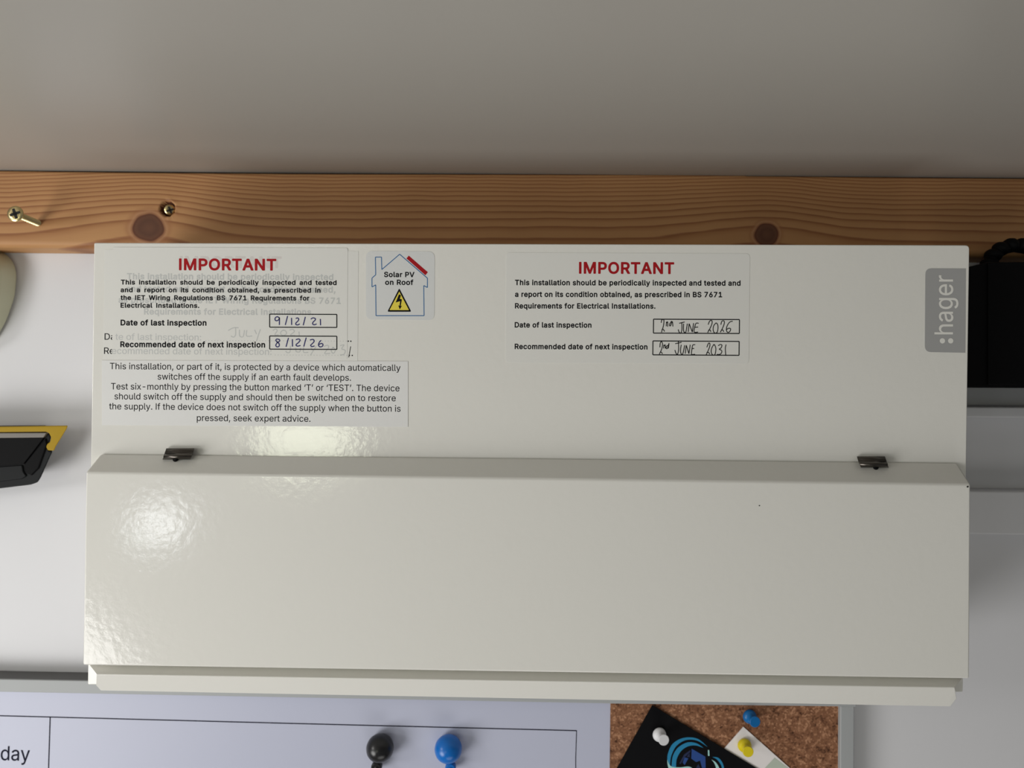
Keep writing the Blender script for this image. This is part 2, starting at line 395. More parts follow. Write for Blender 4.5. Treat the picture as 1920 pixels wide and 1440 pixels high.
# outlines of the letters used in the printed texts: advance and closed polygons, cap height 509
GLYPHS = json.loads(
    '{"regular":{" ":[188,[]],",":[188,[[135,54,141,74,138,77,68,78,64,74,34,-113,38,-117,83,-117,88,-114]]],"-":[453,[[324,248,114,248,110,243,110,189,114,185,339,186,341,189,341,243,3'
    '39,247]]],".":[188,[[75,89,60,78,50,64,46,44,50,25,60,10,75,0,95,-4,115,0,130,9,141,25,145,44,141,64,131,79,115,89,95,94]]],"/":[249,[[109,290,11,-66,10,-71,14,-75,69,-75,75,-71,23'
    '8,525,239,530,234,533,179,533,174,530]]],"0":[453,[[138,391,157,420,178,439,208,451,238,452,264,445,288,429,308,404,323,372,334,327,340,273,339,223,332,169,320,130,305,100,283,76,2'
    '58,62,238,58,218,57,198,61,178,70,165,81,152,95,139,115,131,135,117,194,113,268,121,337,128,366],[248,-6,283,2,318,19,338,35,353,51,375,86,393,130,404,179,409,233,408,292,401,347,3'
    '89,391,371,430,351,460,324,484,293,503,253,514,213,515,173,508,138,491,108,466,82,430,61,381,50,332,44,273,45,214,53,159,65,115,83,76,108,42,138,17,173,1,213,-6]]],"1":[453,[[376,0'
    ',391,0,395,4,395,58,391,62,280,63,280,506,276,509,196,508,84,427,82,358,86,352,91,355,207,437,207,63,76,62,72,58,72,4,76,0]]],"2":[453,[[334,64,169,64,163,68,300,211,334,250,359,28'
    '5,376,319,384,353,384,388,375,422,359,452,342,472,317,491,289,505,259,513,224,516,189,513,159,504,134,492,114,477,99,463,84,443,73,422,67,403,63,383,63,358,69,356,129,357,137,398,1'
    '48,417,159,430,174,441,189,447,209,452,229,453,249,450,269,443,284,435,299,422,308,408,314,388,316,368,314,349,308,329,300,314,271,275,61,53,60,4,64,0,389,0,393,4,393,58,391,63]]],'
    '"3":[453,[[174,63,149,75,130,91,121,105,113,135,109,138,44,138,40,135,41,125,49,91,61,66,77,46,99,28,124,14,154,2,184,-4,214,-7,244,-6,279,1,309,11,334,26,354,43,373,66,384,86,396,'
    '125,396,164,388,199,369,232,344,258,309,280,279,289,239,294,234,297,375,455,376,504,374,508,74,509,69,509,66,504,66,450,69,445,279,445,278,440,155,302,153,297,153,248,159,244,214,2'
    '44,244,240,269,233,289,221,307,204,320,179,325,150,322,120,314,102,304,89,289,76,269,66,249,60,224,57,199,58]]],"4":[453,[[213,334,315,506,310,509,250,509,243,506,37,161,36,107,40,'
    '103,275,103,278,97,278,4,285,0,345,1,347,4,348,102,410,103,417,107,417,161,415,168,350,168,347,171,347,314,345,320,285,321,279,319,278,171,275,168,120,168,116,171]]],"5":[453,[[343'
    ',292,325,307,300,322,270,332,245,336,220,336,195,333,170,325,140,310,139,312,155,445,365,445,370,450,370,504,365,509,95,509,92,504,63,253,70,249,130,243,155,259,190,270,225,273,255'
    ',267,270,260,285,250,308,223,320,194,324,164,323,145,318,125,310,107,300,93,285,78,270,68,255,62,235,58,215,57,195,60,175,66,160,76,148,86,137,100,124,135,58,135,56,130,58,115,66,8'
    '6,80,60,100,37,128,17,160,2,195,-5,230,-7,265,-2,300,10,328,27,350,46,372,76,386,105,394,140,395,174,390,209,380,238,364,268]]],"6":[453,[[144,217,157,233,174,247,189,255,209,260,2'
    '34,261,254,258,269,252,289,239,304,223,314,205,319,189,323,169,322,145,319,125,311,105,299,88,286,76,269,65,254,59,234,55,214,56,194,60,164,78,152,91,142,105,135,120,130,140,129,15'
    '9,131,184,135,199],[393,164,388,204,375,238,359,263,334,287,304,304,269,314,229,317,194,310,192,312,326,504,324,508,319,509,249,507,118,317,92,273,75,238,64,199,60,164,64,125,75,86'
    ',89,62,109,38,130,22,159,6,184,-2,214,-7,249,-6,274,-1,294,6,319,19,339,34,360,56,375,81,385,105,392,135]]],"7":[453,[[201,216,93,4,97,0,162,0,169,4,393,442,395,501,392,509,62,509,'
    '58,506,58,452,62,445,312,445,317,442]]],"8":[453,[[182,62,162,70,142,85,132,96,123,115,119,135,121,159,127,177,138,194,152,208,172,220,192,227,212,231,237,231,262,227,282,220,299,2'
    '09,321,184,332,155,333,135,330,120,317,92,292,71,262,60,222,56],[62,199,53,174,48,145,50,115,56,91,65,71,84,46,107,27,127,15,157,3,187,-4,217,-7,252,-6,287,0,312,8,338,22,362,40,38'
    '2,64,396,91,403,115,405,145,397,184,378,219,355,243,316,268,341,283,360,302,375,327,384,356,386,386,381,415,367,445,347,470,322,490,292,505,262,513,227,516,192,513,162,505,132,491,'
    '107,472,87,450,73,420,67,391,68,356,77,327,92,302,112,282,137,268,107,250,92,239,77,222],[258,297,227,293,192,298,167,310,148,332,141,347,138,361,139,391,143,406,152,420,160,430,17'
    '2,439,207,451,227,453,247,451,262,447,282,438,292,430,304,415,311,401,315,381,314,361,309,342,301,327,287,313,272,303]]],"9":[453,[[304,146,355,225,373,260,384,289,391,319,393,349,'
    '390,383,381,413,366,442,347,467,324,486,294,503,264,512,229,516,199,514,169,506,139,493,114,475,93,452,75,422,65,393,60,363,61,329,68,294,78,270,94,245,114,225,139,209,164,199,194,'
    '193,224,192,254,197,260,196,126,4,129,0,134,0,199,0,204,3],[179,441,194,448,214,452,239,452,259,448,274,441,289,431,302,417,311,403,319,383,322,363,323,339,319,319,314,303,303,285,'
    '290,270,274,259,259,252,239,248,219,247,199,251,169,265,154,279,143,294,134,314,130,334,129,358,132,378,139,398,149,415,164,431]]],":":[188,[[80,362,60,350,50,335,46,315,50,295,60,'
    '281,75,271,95,267,115,270,130,280,141,295,145,315,141,335,132,350,115,360,95,364],[130,9,141,25,145,44,141,64,131,79,115,89,95,94,75,89,60,78,50,64,46,44,50,25,60,10,75,0,95,-4,115'
    ',0]]],"A":[480,[[201,204,166,204,161,206,195,299,236,429,241,431,283,299,318,206,311,204],[368,68,391,4,396,0,461,0,467,4,281,503,276,509,201,509,196,503,12,4,16,0,86,0,89,4,136,13'
    '6,141,140,341,139]]],"B":[456,[[215,64,130,65,130,227,250,227,280,224,300,217,318,206,333,191,342,176,350,152,350,127,344,107,329,88,310,75,285,67,260,64],[321,329,310,315,300,307,'
    '285,298,265,292,240,289,130,288,130,444,250,445,280,440,300,431,319,413,330,388,331,358,328,344],[260,0,315,7,340,16,365,29,380,40,395,56,406,73,415,93,421,117,422,147,418,176,408,'
    '201,392,225,375,242,350,257,324,265,346,275,368,289,382,304,394,324,400,349,402,373,400,398,393,422,380,448,355,475,330,491,300,502,250,509,60,509,56,506,56,501,56,4,60,0]]],"D":[5'
    '02,[[215,64,135,64,129,68,129,442,135,445,250,443,285,436,310,426,340,406,364,378,379,349,389,314,395,270,392,211,381,166,364,132,340,104,305,81,260,68],[464,289,453,349,442,378,43'
    '0,403,400,443,380,461,355,478,310,497,260,507,60,509,56,506,56,501,56,4,60,0,220,0,260,2,290,7,320,16,340,24,370,42,400,67,420,92,435,117,448,147,458,181,464,216,466,255]]],"E":[41'
    '9,[[330,64,130,65,130,225,355,225,359,230,359,285,355,289,130,289,129,442,135,445,370,445,375,447,376,452,376,506,370,509,60,509,56,506,56,501,56,4,60,0,375,0,379,4,379,58,377,63]]'
    '],"I":[188,[[58,417,58,4,62,0,127,0,130,4,130,506,122,509,62,509,58,506]]],"M":[628,[[572,427,572,501,570,508,480,509,472,506,347,186,315,89,285,179,156,506,150,509,60,509,56,506,5'
    '6,4,60,0,120,0,126,4,125,405,127,393,130,391,166,289,282,4,285,0,290,0,340,0,346,4,460,289,500,401,502,393,500,4,505,0,570,1,572,4]]],"N":[523,[[65,0,125,0,129,4,129,299,125,393,12'
    '6,398,130,402,197,289,382,4,390,0,465,1,467,4,467,501,465,508,400,509,395,506,395,157,397,112,395,104,353,176,140,506,135,509,60,509,56,506,56,4,60,0]]],"O":[533,[[421,312,425,273,'
    '426,238,423,209,417,179,405,150,392,125,375,104,355,87,330,73,300,63,265,60,235,63,209,71,185,83,163,100,142,125,123,159,112,199,107,253,110,297,119,337,134,371,155,401,185,426,215'
    ',440,255,449,300,446,335,433,365,414,390,386,409,351],[454,415,422,455,385,484,360,497,335,506,285,515,235,514,185,502,145,482,122,465,102,445,83,420,68,396,48,347,38,292,37,233,44'
    ',179,59,130,84,86,100,66,120,46,150,24,190,5,235,-5,280,-6,315,-2,360,12,400,35,430,61,459,100,475,132,489,179,496,233,495,292,489,332,475,376]]],"P":[445,[[175,246,135,246,129,250'
    ',130,444,250,444,275,440,300,430,315,418,327,403,334,388,339,368,340,344,338,319,331,299,323,285,304,265,275,251,245,247],[65,0,125,0,129,4,130,182,250,183,280,187,305,192,335,205,'
    '360,222,380,243,394,265,407,299,413,334,412,368,405,400,394,427,375,455,355,473,325,492,290,504,250,509,60,509,56,506,56,4,60,0]]],"R":[449,[[255,176,350,2,355,0,425,0,432,4,321,20'
    '6,355,226,377,245,394,270,406,299,413,339,412,373,404,408,390,438,372,462,347,481,325,493,290,504,240,509,60,509,56,506,56,501,56,4,60,0,125,0,129,4,130,193,240,195,245,194],[338,3'
    '78,341,344,334,309,322,289,300,272,275,263,250,260,129,260,130,444,240,445,265,443,285,438,305,428,320,415,332,398]]],"S":[447,[[188,234,283,206,303,198,319,187,333,172,340,158,342'
    ',133,336,113,328,100,313,84,283,66,248,58,203,57,163,67,136,84,118,105,112,118,108,138,103,143,38,143,34,138,36,123,48,84,66,54,88,32,123,11,163,-3,213,-9,263,-6,303,3,343,21,373,4'
    '4,395,74,404,94,409,113,411,158,408,177,400,197,378,226,358,244,313,268,208,298,161,315,146,325,130,340,124,350,120,364,120,384,124,399,133,414,143,425,158,436,173,443,193,449,218,'
    '452,258,448,278,442,298,432,313,420,322,409,329,394,334,374,338,372,403,373,405,379,401,404,387,438,363,468,328,493,298,505,263,513,218,516,178,511,143,501,108,482,83,461,63,433,52'
    ',404,48,369,53,335,67,305,83,286,113,264,153,245]]],"T":[449,[[87,509,32,509,28,506,28,452,32,445,182,445,189,442,189,4,192,0,197,0,257,0,261,4,261,442,267,445,417,445,421,452,421,'
    '506,417,509]]],"V":[480,[[399,319,467,506,461,509,396,509,391,506,275,176,241,70,201,193,88,506,81,509,16,509,12,506,201,2,206,0,276,0,282,4]]],"W":[686,[[394,211,451,4,456,0,531,0'
    ',534,4,673,501,674,506,671,509,606,509,599,506,496,102,491,92,465,201,385,501,381,509,306,509,302,506,210,161,196,97,191,97,172,181,86,506,81,509,16,509,12,506,151,4,156,0,226,0,23'
    '1,0,234,4,321,319,341,402,346,394]]],"a":[389,[[110,212,80,200,55,183,38,162,29,138,26,103,31,74,43,49,63,25,85,9,115,-3,145,-8,175,-8,205,-3,230,7,250,21,270,44,273,39,273,5,275,1'
    ',335,0,340,2,340,271,337,290,330,312,317,335,304,350,284,364,260,376,230,383,200,386,170,385,135,378,110,369,85,354,65,337,52,320,37,290,40,287,100,270,120,296,140,312,170,323,200,'
    '326,230,321,250,310,263,295,270,276,272,256,270,246,258,236,240,232,150,221],[125,152,155,162,220,171,270,182,272,177,271,128,265,108,257,94,245,79,230,68,215,60,195,54,165,52,140,'
    '56,120,64,104,79,97,98,98,123,106,138]]],"b":[424,[[183,61,166,70,149,85,135,104,127,124,121,149,117,178,118,208,122,237,136,277,148,294,163,308,178,316,198,323,218,325,243,323,263'
    ',316,283,303,298,286,309,267,319,237,323,208,323,173,319,144,312,119,302,99,288,82,268,66,248,58,228,54,203,55],[118,454,118,503,116,508,53,509,49,503,49,6,53,0,113,0,116,6,116,50,'
    '118,55,146,21,168,6,183,-1,208,-7,233,-8,263,-5,284,1,314,16,343,40,368,74,381,104,391,149,394,193,389,242,379,282,361,316,333,349,303,369,263,383,218,386,198,384,178,379,162,370,1'
    '43,356,123,333,118,331,118,326]]],"c":[396,[[289,368,254,381,219,386,179,384,144,375,114,361,88,341,64,312,47,282,35,242,30,203,33,149,42,109,59,75,79,47,104,24,135,6,159,-2,194,-7'
    ',234,-6,269,1,299,16,324,34,344,56,360,85,367,104,364,108,304,123,300,119,292,99,284,87,272,75,259,66,224,54,204,53,184,55,158,65,134,85,117,109,106,139,101,163,100,193,103,223,108'
    ',247,119,272,128,286,144,303,159,314,179,321,199,325,224,324,249,317,264,309,279,296,293,277,299,262,304,258,364,274,366,277,359,296,341,326,317,350]]],"d":[424,[[164,62,144,75,130'
    ',90,118,109,108,134,102,159,100,188,102,218,106,242,114,265,123,282,135,296,154,312,169,319,189,324,209,325,229,322,249,315,269,301,286,282,296,262,303,237,308,203,307,168,302,139,'
    '293,114,283,95,269,78,251,65,229,57,209,54,184,56],[307,439,307,336,304,329,279,358,249,377,214,385,184,386,164,383,129,373,109,362,94,350,67,321,46,282,36,247,30,203,33,149,42,109'
    ',59,70,81,40,109,16,139,2,159,-4,184,-8,214,-7,239,-2,259,7,278,21,309,55,309,6,312,1,374,1,376,503,374,508,369,509,309,508]]],"e":[404,[[164,62,137,80,114,109,103,144,101,163,104,'
    '166,369,166,374,168,375,208,371,242,363,277,350,306,333,331,312,350,289,366,259,378,229,385,204,386,179,384,154,379,134,372,109,358,92,346,73,326,57,301,47,282,39,257,33,227,30,198'
    ',31,163,35,134,42,109,53,85,69,59,85,40,104,24,124,11,149,1,174,-5,199,-8,229,-7,259,-3,284,4,304,14,324,27,343,45,357,65,368,90,369,95,364,98,304,111,292,90,278,75,264,65,249,59,2'
    '29,54,204,53,184,56],[124,286,149,309,174,321,204,325,239,320,264,307,284,286,296,262,304,227,299,225,104,225,101,227,102,232,106,252,114,271]]],"f":[254,[[146,216,146,319,151,322,'
    '226,322,231,324,232,329,231,379,226,381,151,381,146,383,148,437,156,453,166,461,176,464,201,466,228,462,232,467,247,516,243,521,236,523,211,529,176,529,146,523,121,511,98,491,83,46'
    '7,77,437,76,382,6,381,2,378,3,324,6,322,71,322,77,319,77,4,81,0,141,0,146,4]]],"g":[425,[[309,352,309,328,279,359,244,379,224,384,199,386,174,385,149,379,109,362,85,343,62,313,43,2'
    '74,35,244,31,210,31,175,35,141,43,111,56,82,70,62,89,42,119,23,149,11,184,5,214,6,239,10,264,21,289,41,304,61,306,57,307,-2,303,-32,291,-56,279,-67,264,-76,239,-85,219,-87,194,-87,'
    '169,-83,154,-78,134,-67,104,-34,99,-33,49,-61,48,-66,56,-81,79,-107,104,-125,134,-138,169,-146,209,-149,249,-145,284,-137,311,-125,334,-108,354,-86,367,-61,373,-36,376,-7,376,377,3'
    '69,381,314,381,309,377],[307,215,306,165,297,126,279,96,254,77,234,69,214,66,194,66,174,70,157,77,141,87,129,99,119,114,107,141,102,165,100,195,103,229,110,254,124,282,142,303,159,'
    '315,184,323,214,325,239,320,259,310,278,293,291,274,302,244]]],"h":[410,[[353,0,358,0,361,4,361,250,355,294,340,329,323,351,298,370,263,382,228,386,198,383,168,374,143,358,118,334,'
    '118,506,113,509,53,509,49,506,49,501,49,4,53,0,113,0,118,4,118,230,123,265,136,289,157,309,183,321,213,324,238,320,261,309,279,289,289,265,292,235,292,4,298,0]]],"i":[167,[[130,481'
    ',127,496,116,512,101,521,81,524,61,518,47,506,39,491,37,477,41,462,54,447,66,439,86,436,106,441,120,452,128,467],[118,299,118,373,116,380,56,381,49,378,49,4,51,1,111,0,118,4]]],"k"'
    ':[381,[[118,127,119,142,153,173,293,0,373,0,376,4,373,9,207,216,362,373,364,378,358,381,283,381,123,220,118,221,118,506,113,509,53,509,49,506,49,501,49,4,53,0,113,0,118,4]]],"l":[1'
    '89,[[118,125,118,504,113,509,53,509,49,504,51,66,56,46,63,31,76,17,91,7,108,1,133,-2,163,-1,183,4,185,7,173,59,168,61,138,60,128,63,123,68,119,86]]],"m":[610,[[118,127,119,250,122,'
    '270,131,289,149,309,178,322,208,324,223,322,238,316,253,304,261,294,269,270,270,4,273,0,278,0,333,0,338,2,339,250,343,275,350,289,358,301,368,310,383,319,413,325,433,324,448,321,46'
    '8,311,478,301,485,289,491,270,492,4,498,0,558,0,561,4,561,265,557,294,547,324,531,349,508,368,483,380,453,387,413,386,393,382,373,374,343,353,329,339,318,321,306,344,289,363,268,37'
    '8,248,385,208,387,173,379,141,358,128,346,118,331,116,339,116,378,113,381,53,381,49,378,49,373,49,4,53,0,113,0,118,4]]],"n":[410,[[353,0,358,0,361,4,361,255,357,285,352,304,343,324'
    ',334,339,313,360,288,375,253,384,218,386,188,381,158,369,138,353,118,329,116,334,116,378,113,381,53,381,49,378,49,373,49,4,53,0,113,0,118,4,118,230,123,265,136,289,157,309,183,321,'
    '213,324,238,320,261,309,279,289,289,265,292,235,292,4,298,0]]],"o":[415,[[289,368,259,379,219,386,179,384,144,375,114,361,88,341,64,312,47,282,35,242,30,203,33,149,42,109,59,75,79,'
    '47,104,24,135,6,169,-4,209,-8,244,-5,279,5,304,18,331,40,351,65,369,99,380,134,385,173,384,218,376,257,363,291,344,323,319,349],[164,62,149,71,130,90,117,109,109,129,102,159,100,18'
    '8,102,218,107,242,114,262,125,282,139,298,155,311,174,320,194,324,219,324,239,321,259,312,279,296,294,277,303,257,311,227,315,198,314,163,308,134,301,114,289,94,274,77,254,63,234,5'
    '6,209,53,184,55]]],"p":[424,[[118,-14,118,50,123,48,148,19,178,1,213,-7,253,-6,288,3,323,22,348,45,373,85,385,119,393,163,393,218,386,257,373,295,354,326,325,355,298,372,273,380,24'
    '3,385,213,385,188,382,168,374,148,360,133,346,118,325,116,331,116,375,114,380,51,380,49,375,49,-137,53,-141,113,-141,118,-137],[168,69,153,81,138,99,129,119,121,144,118,173,117,203'
    ',121,232,127,257,136,277,146,291,158,304,173,314,193,322,213,325,233,324,253,320,272,311,290,296,304,277,315,252,322,223,324,188,321,154,315,129,305,104,293,87,278,73,258,61,238,56'
    ',213,54,188,59]]],"q":[424,[[309,360,309,326,284,354,269,366,249,377,224,384,194,386,159,382,129,373,104,359,84,341,69,323,53,296,42,272,36,247,31,218,32,159,35,134,44,104,56,75,69'
    ',55,99,23,119,10,139,2,159,-4,184,-8,209,-7,234,-3,254,4,274,17,289,31,305,50,307,45,307,-137,314,-141,369,-141,376,-137,376,375,374,380,369,381,314,381,309,375],[214,55,189,55,169'
    ',60,150,70,134,84,120,104,109,129,103,154,100,178,101,208,105,237,113,262,123,282,139,300,159,315,179,322,199,325,224,323,244,317,263,306,278,291,289,277,299,254,305,227,308,203,30'
    '7,173,303,144,295,119,284,96,271,80,254,67,234,58]]],"r":[259,[[118,127,118,245,126,275,143,298,169,314,198,321,243,317,246,319,247,378,247,383,243,386,198,386,168,378,138,359,118,'
    '335,116,339,116,378,113,381,53,381,49,378,49,4,53,0,113,0,118,4]]],"s":[365,[[101,100,96,112,91,113,36,101,32,95,36,80,50,50,73,26,101,7,136,-3,166,-7,196,-7,226,-4,251,3,271,11,29'
    '1,23,306,37,320,55,332,85,335,119,327,149,310,173,291,190,266,202,241,211,161,230,136,240,121,252,113,272,116,292,131,311,151,322,181,328,211,326,235,316,251,300,266,274,326,286,32'
    '8,291,324,301,311,328,296,347,276,363,251,376,221,383,186,386,156,384,131,379,100,365,78,350,60,331,47,301,43,267,49,237,56,223,68,208,91,189,121,175,236,145,252,134,263,114,264,99'
    ',261,90,246,72,221,58,191,52,156,55,131,63,112,80]]],"t":[227,[[61,443,61,384,56,381,6,381,3,379,2,330,2,325,6,322,56,322,61,320,61,94,63,74,68,54,76,38,86,25,101,13,121,3,141,-2,1'
    '66,-4,191,-3,211,1,217,5,205,59,201,61,166,57,146,62,134,74,130,98,130,320,136,322,206,323,208,330,207,379,201,381,131,382,130,468,126,472,66,472,61,468]]],"u":[410,[[78,381,53,381'
    ',49,378,49,373,50,117,58,78,76,43,98,21,128,4,158,-3,193,-5,223,0,253,14,273,29,291,48,293,54,294,4,298,0,358,0,361,4,361,378,353,381,298,381,292,378,292,152,288,122,274,93,258,75,'
    '228,61,198,57,173,60,153,69,134,88,123,107,118,147,118,378,113,381]]],"v":[389,[[152,21,162,0,222,0,227,0,230,4,374,373,375,378,372,381,307,381,301,378,220,157,197,83,192,86,175,14'
    '2,88,378,82,381,17,381,13,378]]],"w":[567,[[364,4,368,0,428,0,433,4,548,373,548,379,543,381,483,381,476,378,420,181,398,92,360,235,318,380,253,381,248,378,198,201,173,99,168,96,148'
    ',176,91,378,83,381,23,381,19,378,134,4,138,0,198,0,203,4,263,211,283,288]]],"x":[379,[[129,53,162,102,186,144,191,145,223,93,286,0,356,0,361,2,359,9,230,191,231,196,356,378,351,381'
    ',281,381,228,304,191,241,161,291,101,381,31,381,25,378,150,196,17,4,21,0,91,0,96,4]]],"y":[389,[[294,358,220,157,197,86,192,86,175,142,88,378,82,381,17,381,13,378,158,4,141,-45,132'
    r',-60,122,-71,102,-80,87,-80,62,-77,57,-80,44,-129,43,-134,47,-137,72,-142,97,-143,117,-141,137,-135,157,-124,172,-112,183,-99,198,-75,374,373,375,378,372,381,307,381,301,378]]],"\u'
    r'2018":[177,[[152,484,155,504,152,509,107,509,102,508,100,504,49,322,48,317,52,313,117,313,122,313,125,317]]],"\u2019":[177,[[149,484,155,504,152,509,82,509,78,504,48,317,52,313,97,'
    '313,102,317]]]},"bold":{" ":[222,[]],",":[222,[[45,-106,55,-108,105,-108,118,-103,125,-93,180,83,178,97,165,109,155,112,80,111,68,106,61,97,29,-84,34,-98]]],"-":[487,[[356,171,371,'
    '176,378,185,380,194,380,249,372,262,361,268,131,269,116,264,107,253,105,190,111,179,121,172,131,171]]],".":[222,[[167,103,143,120,117,126,92,123,67,111,50,93,42,70,44,43,57,20,77,4'
    ',92,-1,107,-3,132,-1,158,11,177,32,184,56,180,83]]],"/":[283,[[205,259,278,508,276,517,271,523,256,530,191,530,180,526,171,517,5,-41,7,-54,14,-64,21,-67,31,-69,91,-69,101,-66,111,-'
    '56]]],"0":[487,[[445,308,432,371,411,421,396,444,380,462,365,475,340,491,316,503,290,510,260,515,230,515,200,511,180,506,155,496,130,481,110,464,92,444,67,403,56,376,48,344,40,289,'
    '40,217,45,181,51,149,62,117,73,94,100,54,130,28,155,13,185,1,215,-5,255,-6,290,-2,330,11,355,26,380,47,400,71,419,103,432,135,442,181,447,217,448,258],[157,317,165,348,180,380,200,'
    '403,220,414,235,417,250,417,275,410,297,394,313,371,325,339,333,294,335,253,332,203,324,167,311,135,295,113,275,99,260,94,245,93,230,94,215,98,195,111,176,135,162,171,154,217,152,2'
    '67]]],"1":[487,[[434,24,434,78,429,87,423,93,408,97,323,97,319,101,319,486,317,495,308,504,298,509,213,509,203,506,88,430,81,423,77,409,78,342,84,332,98,325,108,325,118,329,198,382'
    ',203,382,203,101,198,97,93,97,78,93,72,87,67,78,67,24,69,15,78,4,93,0,408,0,425,5,432,15]]],"2":[487,[[358,482,326,499,286,511,241,515,201,512,161,500,126,482,96,456,76,429,62,396,'
    '57,355,61,340,66,334,76,329,146,329,158,332,164,337,169,346,173,373,185,396,203,409,226,416,261,415,288,405,299,396,305,387,310,373,311,359,308,341,303,328,276,291,59,78,55,69,55,1'
    '9,61,9,71,2,81,0,406,0,421,4,430,15,432,24,432,78,426,90,416,97,406,99,236,99,230,101,321,188,367,237,396,273,416,314,422,337,424,359,423,382,416,409,405,432,393,450,376,468]]],"3"'
    ':[487,[[154,135,150,153,136,165,126,167,61,167,51,165,41,158,36,149,36,131,41,108,50,85,62,67,78,49,101,31,121,19,151,7,176,0,211,-5,246,-6,276,-3,316,6,346,17,371,33,395,54,413,76'
    ',428,108,436,144,433,185,421,219,401,249,371,276,336,295,295,308,412,430,415,439,415,489,411,498,401,506,386,509,86,509,76,507,65,498,61,485,61,430,66,420,76,412,86,410,241,410,248'
    ',407,151,306,148,294,148,249,153,235,161,228,171,225,236,224,276,216,291,209,303,199,313,185,318,171,319,144,311,122,291,105,266,96,226,93,191,99,176,107,166,115]]],"4":[487,[[177,'
    '95,272,94,273,24,278,10,287,3,297,0,362,0,377,6,386,19,387,94,437,96,447,101,454,110,456,119,456,173,452,184,447,189,437,194,386,196,386,314,380,328,367,335,297,336,287,333,277,325'
    ',273,314,272,195,171,196,352,476,354,486,352,495,347,501,337,508,262,509,252,506,244,500,32,173,31,114,36,105,42,100,57,95]]],"5":[487,[[327,11,357,28,383,49,402,72,421,103,431,135'
    ',434,167,432,199,424,230,412,258,392,287,367,311,336,330,302,343,267,349,227,349,187,341,183,344,191,407,197,410,392,412,402,418,409,430,407,494,397,505,382,509,112,509,102,507,92,'
    '499,87,489,58,258,58,249,62,241,67,235,77,230,147,223,157,226,182,241,207,248,237,251,262,248,287,236,307,214,317,190,319,162,311,135,294,113,282,103,267,97,237,93,207,97,187,108,1'
    '71,126,162,153,151,162,137,165,77,165,67,163,57,157,51,144,54,117,64,90,84,58,107,35,136,17,167,4,212,-5,252,-6,292,0]]],"6":[487,[[331,11,351,22,376,41,396,62,412,85,422,108,429,1'
    '31,432,158,431,190,423,221,411,250,396,271,376,292,353,308,326,320,291,329,261,332,256,335,360,471,365,485,361,498,356,503,346,508,266,509,256,506,247,498,125,335,89,280,73,249,60,'
    '212,55,181,57,144,67,103,86,68,116,37,156,12,196,-1,241,-6,291,-2],[174,135,168,162,171,191,182,212,202,230,226,239,261,239,286,229,304,212,316,185,318,167,316,149,305,122,286,103,'
    '271,95,256,92,236,91,221,94,206,100,191,111]]],"7":[487,[[254,328,90,33,88,24,90,15,94,9,104,2,114,0,184,0,194,3,204,11,432,423,434,486,432,495,424,504,409,509,79,509,64,505,55,495'
    ',53,486,53,432,59,419,69,412,79,410,299,409]]],"8":[487,[[160,135,158,149,159,162,171,185,194,203,224,212,259,212,289,204,304,195,314,186,321,176,327,162,327,140,322,126,316,117,29'
    '4,101,269,94,229,92,194,100,180,108,170,117],[184,-1,229,-6,269,-5,309,1,349,14,384,34,410,58,429,86,442,122,443,162,440,181,431,203,407,240,394,253,375,267,404,299,414,317,420,335'
    ',425,357,425,376,422,398,416,416,407,435,394,453,364,480,324,501,279,513,244,515,204,512,169,504,134,488,105,466,84,444,70,416,63,389,61,357,68,326,84,296,111,267,92,253,75,235,59,'
    '212,51,194,45,171,43,149,44,126,50,103,57,85,69,67,99,37,139,14],[214,314,192,326,184,336,178,348,177,376,188,398,199,407,209,411,239,417,269,414,293,403,304,389,310,367,306,344,29'
    '7,330,284,319,264,312,239,310]]],"9":[487,[[358,482,321,501,281,512,231,515,191,509,156,497,117,473,91,447,70,414,58,377,55,332,63,287,81,250,106,221,141,197,176,184,226,177,229,17'
    '3,123,33,121,24,123,15,136,2,146,0,216,0,226,1,236,8,371,187,397,228,414,259,426,296,432,328,431,359,426,387,414,418,400,441,380,464],[241,417,271,413,296,398,313,373,318,346,314,3'
    '14,300,291,291,282,276,274,246,268,216,272,203,278,191,287,181,298,175,309,168,341,170,359,174,373,188,396,211,411,226,416]]],":":[222,[[137,372,112,376,97,374,82,369,60,356,45,333'
    ',41,306,47,283,62,264,87,250,112,246,142,251,164,265,172,274,180,288,184,310,178,338,162,358],[181,43,183,70,175,93,157,112,132,124,102,125,77,117,56,102,44,79,42,52,50,29,67,11,92'
    ',-1,122,-3,147,4,168,20]]],"A":[514,[[506,28,317,495,308,505,293,509,218,509,203,505,193,491,9,33,7,19,12,10,23,2,33,0,103,0,118,5,126,15,168,124,173,129,343,128,388,15,393,8,403,1'
    ',488,1,497,5,503,13],[253,228,213,228,210,232,253,348,258,349,303,228]]],"B":[490,[[168,387,168,405,172,410,267,410,292,406,312,396,322,383,327,364,325,346,318,332,310,323,297,315,'
    '282,309,257,306,172,306,168,309],[168,142,168,205,172,210,272,209,302,204,318,196,334,182,342,169,346,151,342,129,330,114,307,104,277,99,172,99,169,101,168,105],[51,445,51,24,56,10'
    ',67,2,77,0,297,1,327,5,357,13,382,23,406,37,427,56,445,83,457,114,461,146,458,178,447,210,427,239,397,264,395,269,412,283,428,305,437,328,441,355,440,382,433,409,420,436,407,454,38'
    '7,472,367,485,337,498,312,504,262,509,77,509,62,505,53,495,51,486]]],"D":[536,[[168,387,168,405,172,410,252,410,287,405,317,395,338,382,358,364,372,342,385,305,390,269,389,232,382,'
    '196,372,169,358,146,337,127,312,113,287,105,257,100,172,99,169,101],[492,164,501,201,505,237,503,291,497,328,481,373,464,405,443,432,413,459,382,478,352,491,317,501,282,507,242,509'
